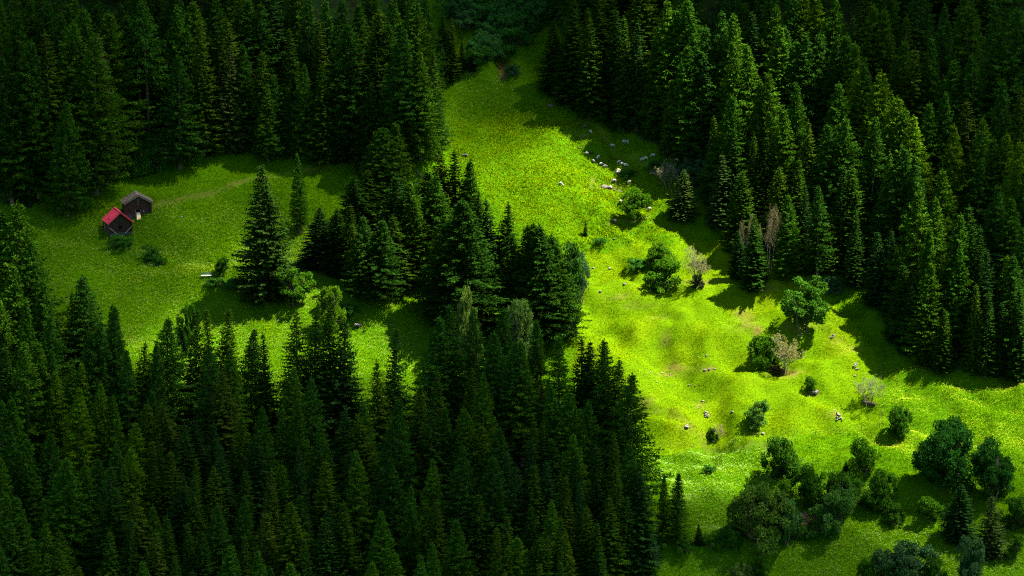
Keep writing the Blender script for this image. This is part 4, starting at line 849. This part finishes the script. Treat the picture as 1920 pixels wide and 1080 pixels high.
for x, y, k, ang, lab in [
        (1107, 250, 0, 300, 'white sheep highest up, alone below the dark flat rock'), (1170, 269, 0, 320, 'white sheep in the shade near the forest, uphill one of two'), (1177, 270, 1, 90, 'small white sheep in the shade near the forest, downhill one of two'), (1149, 277, 1, 200, 'white sheep alone midway between the shade pair and the outcrop'),
        (1101, 291, 0, 180, 'white sheep next to the black one'), (1121, 299, 1, 60, 'white sheep just downhill of the black one'), (1127, 311, 0, 10, 'white sheep grazing in the sun, left of three in line'), (1135, 315, 0, 200, 'white sheep grazing in the sun, middle of three in line'),
        (1113, 305, 0, 120, 'small white sheep between the black one and the line of three'), (1167, 311, 0, 180, 'white sheep of the tight pair on the bank, upper one'), (1173, 314, 0, 350, 'white sheep of the tight pair on the bank, lower one'), (1160, 307, 1, 30, 'white sheep just above the tight pair on the bank'),
        (1206, 303, 0, 190, 'white sheep by the forest shadow, front of two'), (1211, 301, 0, 170, 'white sheep by the forest shadow, rear of two'), (1225, 295, 0, 180, 'white sheep farthest into the forest shadow beside the scrub'), (1160, 323, 0, 175, 'white sheep standing directly above another below the bank'), (1158, 327, 0, 20, 'white sheep directly below another under the bank'),
        (1152, 342, 0, 185, 'white sheep right above the rock outcrop'), (1179, 345, 1, 40, 'small white sheep above the round leafy tree'), (1223, 329, 0, 170, 'white sheep next to the pale leafless bush, facing away from it'), (1229, 329, 1, 260, 'white sheep head-on next to the pale leafless bush'), (1255, 301, 0, 180, 'dim white sheep behind the pale leafless bush'), (1268, 303, 0, 10, 'dim white sheep under the forest behind the leafless bush'),
        (1164, 381, 1, 250, 'white sheep peeking out beside the round leafy tree'), (1218, 395, 0, 200, 'greyish sheep on the shadow side of the round leafy tree'), (1052, 348, 0, 160, 'white sheep lying apart in the bright open meadow')]:
    p_ = g1(x, y); o = link('sheep', SHEEP[k], None, (p_[0], p_[1], p_[2] + .02), (0, 0, R(ang)), .74 + prng.uniform(-.06, .08)); tag(o, lab, 'sheep', 'sheep grazing at the top of the meadow')
p_ = g1(1107, 290); tag(link('sheep', SHEEP_D, None, (p_[0], p_[1], p_[2] + .02), (0, 0, R(15)), .76), 'the only black sheep, close to a white one', 'sheep', 'sheep grazing at the top of the meadow')

# ------------------------------------------------------------------ grass and flowers (nobody could count them)
def tuft(seed, n, hgt_, spread, w, lean):
    rng = np.random.default_rng(seed); A = Acc()
    P = np.stack([rng.normal(0, spread, n), rng.normal(0, spread, n), np.full(n, -.03)], 1)
    d = np.stack([rng.normal(0, lean, n), rng.normal(0, lean, n), np.ones(n)], 1); l = hgt_ * rng.uniform(.55, 1.25, n)
    A.kites(kites(P, d, rng.normal(0, 1, (n, 3)), l, np.full(n, w) * rng.uniform(.7, 1.3, n), rng), rng.uniform(0, 1, n)); return A
def flower(seed, n, size, h_, spread):
    rng = np.random.default_rng(seed); A = Acc()
    P = np.stack([rng.normal(0, spread, n), rng.normal(0, spread, n), h_ * rng.uniform(.75, 1.2, n)], 1)
    A.kites(kites(P - np.array([size * .5, 0, 0]), np.stack([np.ones(n), rng.normal(0, .8, n), rng.normal(0, .35, n)], 1), np.array([0, 0, 1.0]) + rng.normal(0, .45, (n, 3)), np.full(n, size), np.full(n, size * .45), rng), rng.uniform(0, 1, n)); return A
def grass_material(name, c0, c1, c2, transl, tcol):
    t = NT(name); geo = t.n('NewGeometry'); oi = t.n('ObjectInfo')
    big = t.noise(0.16, 4, vec=geo.outputs['Position']); rnd = oi.outputs['Random']
    c = t.mix(t.ramp(big, [(.36, (0, 0, 0)), (.66, (1, 1, 1))]), c0, c1)
    c = t.mix(t.math('MULTIPLY', rnd, .85), c, c2)
    fine = t.noise(1.5, 3, .65, vec=geo.outputs['Position'])
    c = t.mix(t.ramp(fine, [(.40, (0, 0, 0)), (.62, (.5, .5, .5))]), c, tuple(v * .50 for v in c2))
    f = t.math('MULTIPLY_ADD', t.attr('shade'), .7); t.t.nodes[-1].inputs[2].default_value = .65
    c = t.mix(1.0, c, f, 'MULTIPLY')
    d = t.n('BsdfDiffuse'); t.l(c, d.inputs[0]); tr = t.n('BsdfTranslucent'); t.l(t.mix(1.0, c, tcol, 'MULTIPLY'), tr.inputs[0])
    an = t.n('Attribute'); an.attribute_type = 'INSTANCER'; an.attribute_name = 'lie'
    vm = t.n('VectorMath', operation='SCALE'); t.l(geo.outputs['Normal'], vm.inputs[0]); vm.inputs['Scale'].default_value = .25
    va = t.n('VectorMath', operation='ADD'); t.l(an.outputs['Vector'], va.inputs[0]); t.l(vm.outputs[0], va.inputs[1])
    vn = t.n('VectorMath', operation='NORMALIZE'); t.l(va.outputs[0], vn.inputs[0]); t.l(vn.outputs[0], d.inputs['Normal'])
    m = t.n('MixShader'); m.inputs[0].default_value = transl; t.l(d.outputs[0], m.inputs[1]); t.l(tr.outputs[0], m.inputs[2]); t.l(m.outputs[0], t.out.inputs[0]); return t.m
GR_SHORT = grass_material('short_grass', (.112, .196, .001), (.156, .220, .001), (.072, .155, .001), .25, (1.35, 1.25, .3))
GR_TALL = grass_material('tall_grass', (.070, .164, .001), (.104, .188, .001), (.042, .126, .001), .25, (1.3, 1.25, .35))
GR_LEAF = grass_material('dock_leaves', (.100, .178, .001), (.135, .198, .001), (.062, .140, .001), .25, (1.35, 1.25, .3))
FL_Y = grass_material('yellow_flowers', (.40, .44, .02), (.46, .44, .015), (.32, .42, .03), .3, (1, 1, .7))
FL_W = grass_material('white_umbels', (.20, .32, .08), (.24, .35, .11), (.15, .28, .05), .3, (1, 1, .8))
def scatter(name, templates, pts, scl, label):
    tc = bpy.data.collections.new(name + '_templates')
    for i, (A, mat) in enumerate(templates):
        tc.objects.link(bpy.data.objects.new(name + '_template', A.mesh(name + '_template', [mat])))
    me = bpy.data.meshes.new(name); me.vertices.add(len(pts)); me.vertices.foreach_set('co', pts.astype(np.float32).ravel())
    rng = np.random.default_rng(len(pts)); at = me.attributes.new('rot', 'FLOAT_VECTOR', 'POINT')
    rot = np.stack([rng.normal(0, .12, len(pts)), rng.normal(0, .12, len(pts)), rng.uniform(0, 6.28, len(pts))], 1).astype(np.float32); at.data.foreach_set('vector', rot.ravel())
    a2 = me.attributes.new('scl', 'FLOAT', 'POINT'); a2.data.foreach_set('value', scl.astype(np.float32))
    e_ = .7; nx_ = -(hgt(pts[:, 0] + e_, pts[:, 1]) - hgt(pts[:, 0] - e_, pts[:, 1])) / (2 * e_); ny_ = -(hgt(pts[:, 0], pts[:, 1] + e_) - hgt(pts[:, 0], pts[:, 1] - e_)) / (2 * e_)
    lie = np.stack([nx_, ny_, np.ones(len(pts))], 1); lie /= np.linalg.norm(lie, axis=1, keepdims=True)
    a4 = me.attributes.new('lie', 'FLOAT_VECTOR', 'POINT'); a4.data.foreach_set('vector', lie.astype(np.float32).ravel())
    a3 = me.attributes.new('pick', 'INT', 'POINT'); a3.data.foreach_set('value', rng.integers(0, len(templates), len(pts)).astype(np.int32))
    o = link(name, me); ng = bpy.data.node_groups.new(name, 'GeometryNodeTree')
    ng.interface.new_socket('Geometry', in_out='INPUT', socket_type='NodeSocketGeometry'); ng.interface.new_socket('Geometry', in_out='OUTPUT', socket_type='NodeSocketGeometry')
    N = ng.nodes; gi = N.new('NodeGroupInput'); gout = N.new('NodeGroupOutput'); ci = N.new('GeometryNodeCollectionInfo'); ci.inputs['Collection'].default_value = tc
    ci.inputs['Separate Children'].default_value = True; ci.inputs['Reset Children'].default_value = True
    ip = N.new('GeometryNodeInstanceOnPoints'); ip.inputs['Pick Instance'].default_value = True
    def na(nm, ty): q = N.new('GeometryNodeInputNamedAttribute'); q.data_type = ty; q.inputs['Name'].default_value = nm; return q.outputs['Attribute']
    ng.links.new(gi.outputs[0], ip.inputs['Points']); ng.links.new(ci.outputs[0], ip.inputs['Instance']); ng.links.new(na('pick', 'INT'), ip.inputs['Instance Index'])
    ng.links.new(na('rot', 'FLOAT_VECTOR'), ip.inputs['Rotation']); ng.links.new(na('scl', 'FLOAT'), ip.inputs['Scale']); ng.links.new(ip.outputs[0], gout.inputs[0])
    md = o.modifiers.new('scatter', 'NODES'); md.node_group = ng
    return tag(o, label, None, None, 'stuff')
sp = 0.28
gx, gy = np.meshgrid(np.arange(-112, 116, sp), np.arange(-108, 132, sp)); rg = np.random.default_rng(77)
gx = gx.ravel() + rg.uniform(-.5, .5, gx.size) * sp; gy = gy.ravel() + rg.uniform(-.5, .5, gy.size) * sp
gp = np.stack([gx, gy, hgt(gx, gy)], 1); qx, qy, _ = project(gp)
ok = (qx > -25) & (qx < 1945) & (qy > -10) & (qy < 1110)
wob1 = 14 * vnoise(gx / 3, gy / 3, 31); wob2 = 10 * vnoise(gx / 3, gy / 3, 32)
fm = forest_mask(qx + wob1, qy + wob2) > 0
ok &= ~(fm & (rg.random(len(gx)) > .10))
sd = np.zeros(len(gx)); wobs = 1 + 0.7 * fbm(gx / 1.6, gy / 1.6, 41, 3)
for px, py, rx, ry, a in SOIL: sd = np.maximum(sd, a * np.exp(-(((qx - px) / rx) ** 2 + ((qy - py) / ry) ** 2) * wobs * wobs))
for pts_, a_, w_ in ((PATHPTS, .8, .4), (RIM2, .95, .5), (RIM, .7, .4), (RIM3, .7, .45)):
    d_, _ = segdist(gx, gy, pts_); sd = np.maximum(sd, a_ * np.exp(-(d_ / w_) ** 2))
ok &= rg.random(len(gx)) > np.clip(sd * 1.15, 0, .96)
gp, qx, qy, gx, gy = gp[ok], qx[ok], qy[ok], gx[ok], gy[ok]
GRAZED = [(1075, 470), (1400, 440), (1560, 560), (1660, 690), (1655, 803), (1575, 812), (1450, 827), (1300, 839), (1160, 850), (1060, 640)]
wq = 10 * vnoise(gx / 4, gy / 4, 61)
jit = rg.normal(0, 9, len(gx))
grz = inpoly(qx + 2.2 * wq + jit, qy + 1.6 * wq + jit * .6, GRAZED)
LEAFY = [(820, 240), (900, 200), (1010, 210), (1130, 240), (1260, 330), (1300, 430), (1200, 470), (1040, 480), (960, 420), (880, 330)]
lfy = inpoly(qx + 2 * wq + 2 * jit, qy + 2 * wq + 1.5 * jit, LEAFY) & ~grz
rest = ~grz & ~lfy
big = fbm(gx / 9, gy / 9, 71, 3)
scatter('short_grass', [(tuft(i, 22, .15, .15, .024, .65), GR_SHORT) for i in range(4)], gp[grz], rg.uniform(.6, 1.35, grz.sum()) * (1 + .35 * big[grz]), 'short grazed grass on the sunny slope')
lf_ok = lfy & (rg.random(len(gx)) < .75)
scatter('leafy_grass', [(tuft(10 + i, 18, .26, .15, .040, .7), GR_LEAF) for i in range(4)], gp[lf_ok], rg.uniform(.5, 1.5, lf_ok.sum()) * (1 + .4 * big[lf_ok]), 'leafy green meadow plants on the upper slope')
scatter('tall_grass', [(tuft(20 + i, 20, .27, .14, .028, .55), GR_TALL) for i in range(4)], gp[rest], rg.uniform(.55, 1.3, rest.sum()) * (1 + .3 * big[rest]), 'tall hay meadow grass around the huts and below the fence')
WHITE = [(1200, 850), (1450, 840), (1700, 930), (1900, 1000), (1900, 1100), (1150, 1100), (1300, 1000)]
LEFTM = [(60, 400), (500, 380), (640, 470), (800, 640), (780, 760), (100, 740), (40, 560)]
RIGHTM = [(1655, 690), (1950, 700), (1950, 900), (1560, 830), (1655, 803)]
HUTW = [(215, 445), (250, 400), (310, 395), (300, 500), (260, 500)]
TOPW = [(840, 140), (950, 135), (1030, 260), (900, 260), (830, 200)]
fbig = fbm(gx / 5, gy / 5, 81, 3)
def pat(poly, dens): return inpoly(qx + 2 * wq, qy + 2 * wq, poly) & rest & (rg.random(len(gx)) < dens * np.clip(.75 + 1.1 * fbig, .05, 2))
ym = pat(LEFTM, .30) | pat(RIGHTM, .8) | pat(WHITE, .12)
wm = (pat(WHITE, .50) | pat(HUTW, .6) | pat(TOPW, .30) | pat(LEFTM, .30) | pat(RIGHTM, .10)) & ~ym
scatter('yellow_flowers', [(flower(30 + i, 4, .075, .32, .12), FL_Y) for i in range(3)], gp[ym], rg.uniform(.7, 1.25, ym.sum()), 'yellow buttercups in the hay meadow')
scatter('white_flowers', [(flower(40 + i, 5, .09, .34, .11), FL_W) for i in range(3)], gp[wm], rg.uniform(.7, 1.3, wm.sum()), 'white umbel flowers in the hay meadow')

# ------------------------------------------------------------------ clouds that leave a gap for the sun
CLOUD_D = 420.0
def cloud(name, puffs, density, seed):
    b_ = bmesh.new()
    for px, py, r_, th in puffs:
        c = g1(px, py) + SUNDIR * CLOUD_D
        bmesh.ops.create_icosphere(b_, subdivisions=3, radius=1, matrix=Matrix.Translation(Vector(c)) @ Matrix.Diagonal((r_, r_, th, 1)))
    me = bpy.data.meshes.new(name); b_.to_mesh(me); b_.free(); o = bpy.data.objects.new(name, me); COL.objects.link(o)
    rm = o.modifiers.new('remesh', 'REMESH'); rm.mode = 'VOXEL'; rm.voxel_size = 3.2
    dg = bpy.context.evaluated_depsgraph_get(); out = bpy.data.meshes.new_from_object(o.evaluated_get(dg)); bpy.data.objects.remove(o)
    n = len(out.vertices); co = np.empty(n * 3, np.float32); out.vertices.foreach_get('co', co); co = co.reshape(-1, 3); no = np.empty(n * 3, np.float32); out.vertices.foreach_get('normal', no); no = no.reshape(-1, 3)
    dsp = 3.5 * fbm(co[:, 0] / 16 + co[:, 2] / 11, co[:, 1] / 16 - co[:, 2] / 13, seed, 4)
    co = co + no * dsp[:, None]; out.vertices.foreach_set('co', co.ravel()); out.update()
    t = NT(name + '_vapour'); v = t.n('VolumePrincipled'); v.inputs['Density'].default_value = density; v.inputs['Color'].default_value = (.97, .98, 1, 1); t.l(v.outputs[0], t.out.inputs['Volume'])
    out.materials.clear(); out.materials.append(t.m)
    return tag(link(name, out), 'cloud drifting over the slope', None, None, 'structure')
cloud('cloud', [(0, 50, 30, 30), (280, 30, 30, 30), (560, 30, 28, 28), (800, -40, 20, 24), (100, 330, 28, 11), (350, 300, 26, 9), (560, 290, 20, 8), (250, 480, 28, 5.5), (450, 470, 24, 5), (0, 550, 32, 16), (-100, 480, 30, 16), (-250, 300, 34, 20), (650, 400, 16, 7), (850, 110, 22, 16), (930, 215, 16, 8)], .05, 3)
cloud('cloud', [(100, 900, 30, 13), (350, 950, 30, 16), (600, 950, 28, 18), (850, 980, 24, 20), (1080, 1050, 16, 12), (1300, 1100, 20, 6), (1550, 1090, 24, 5.5), (1800, 1090, 26, 6.5), (1970, 990, 18, 6), (700, 1200, 40, 20), (1300, 1300, 40, 14), (100, 1200, 40, 18), (900, 800, 16, 11)], .05, 9)
cloud('cloud', [(1250, -20, 26, 26), (1500, 60, 28, 22), (1750, 60, 28, 26), (1950, 150, 26, 28), (1680, 280, 22, 17), (1850, 420, 22, 17), (1850, 570, 16, 11), (1550, 330, 14, 9), (1000, -80, 24, 26), (1500, -200, 50, 24), (1050, 130, 18, 14), (1300, 180, 16, 10)], .05, 15)
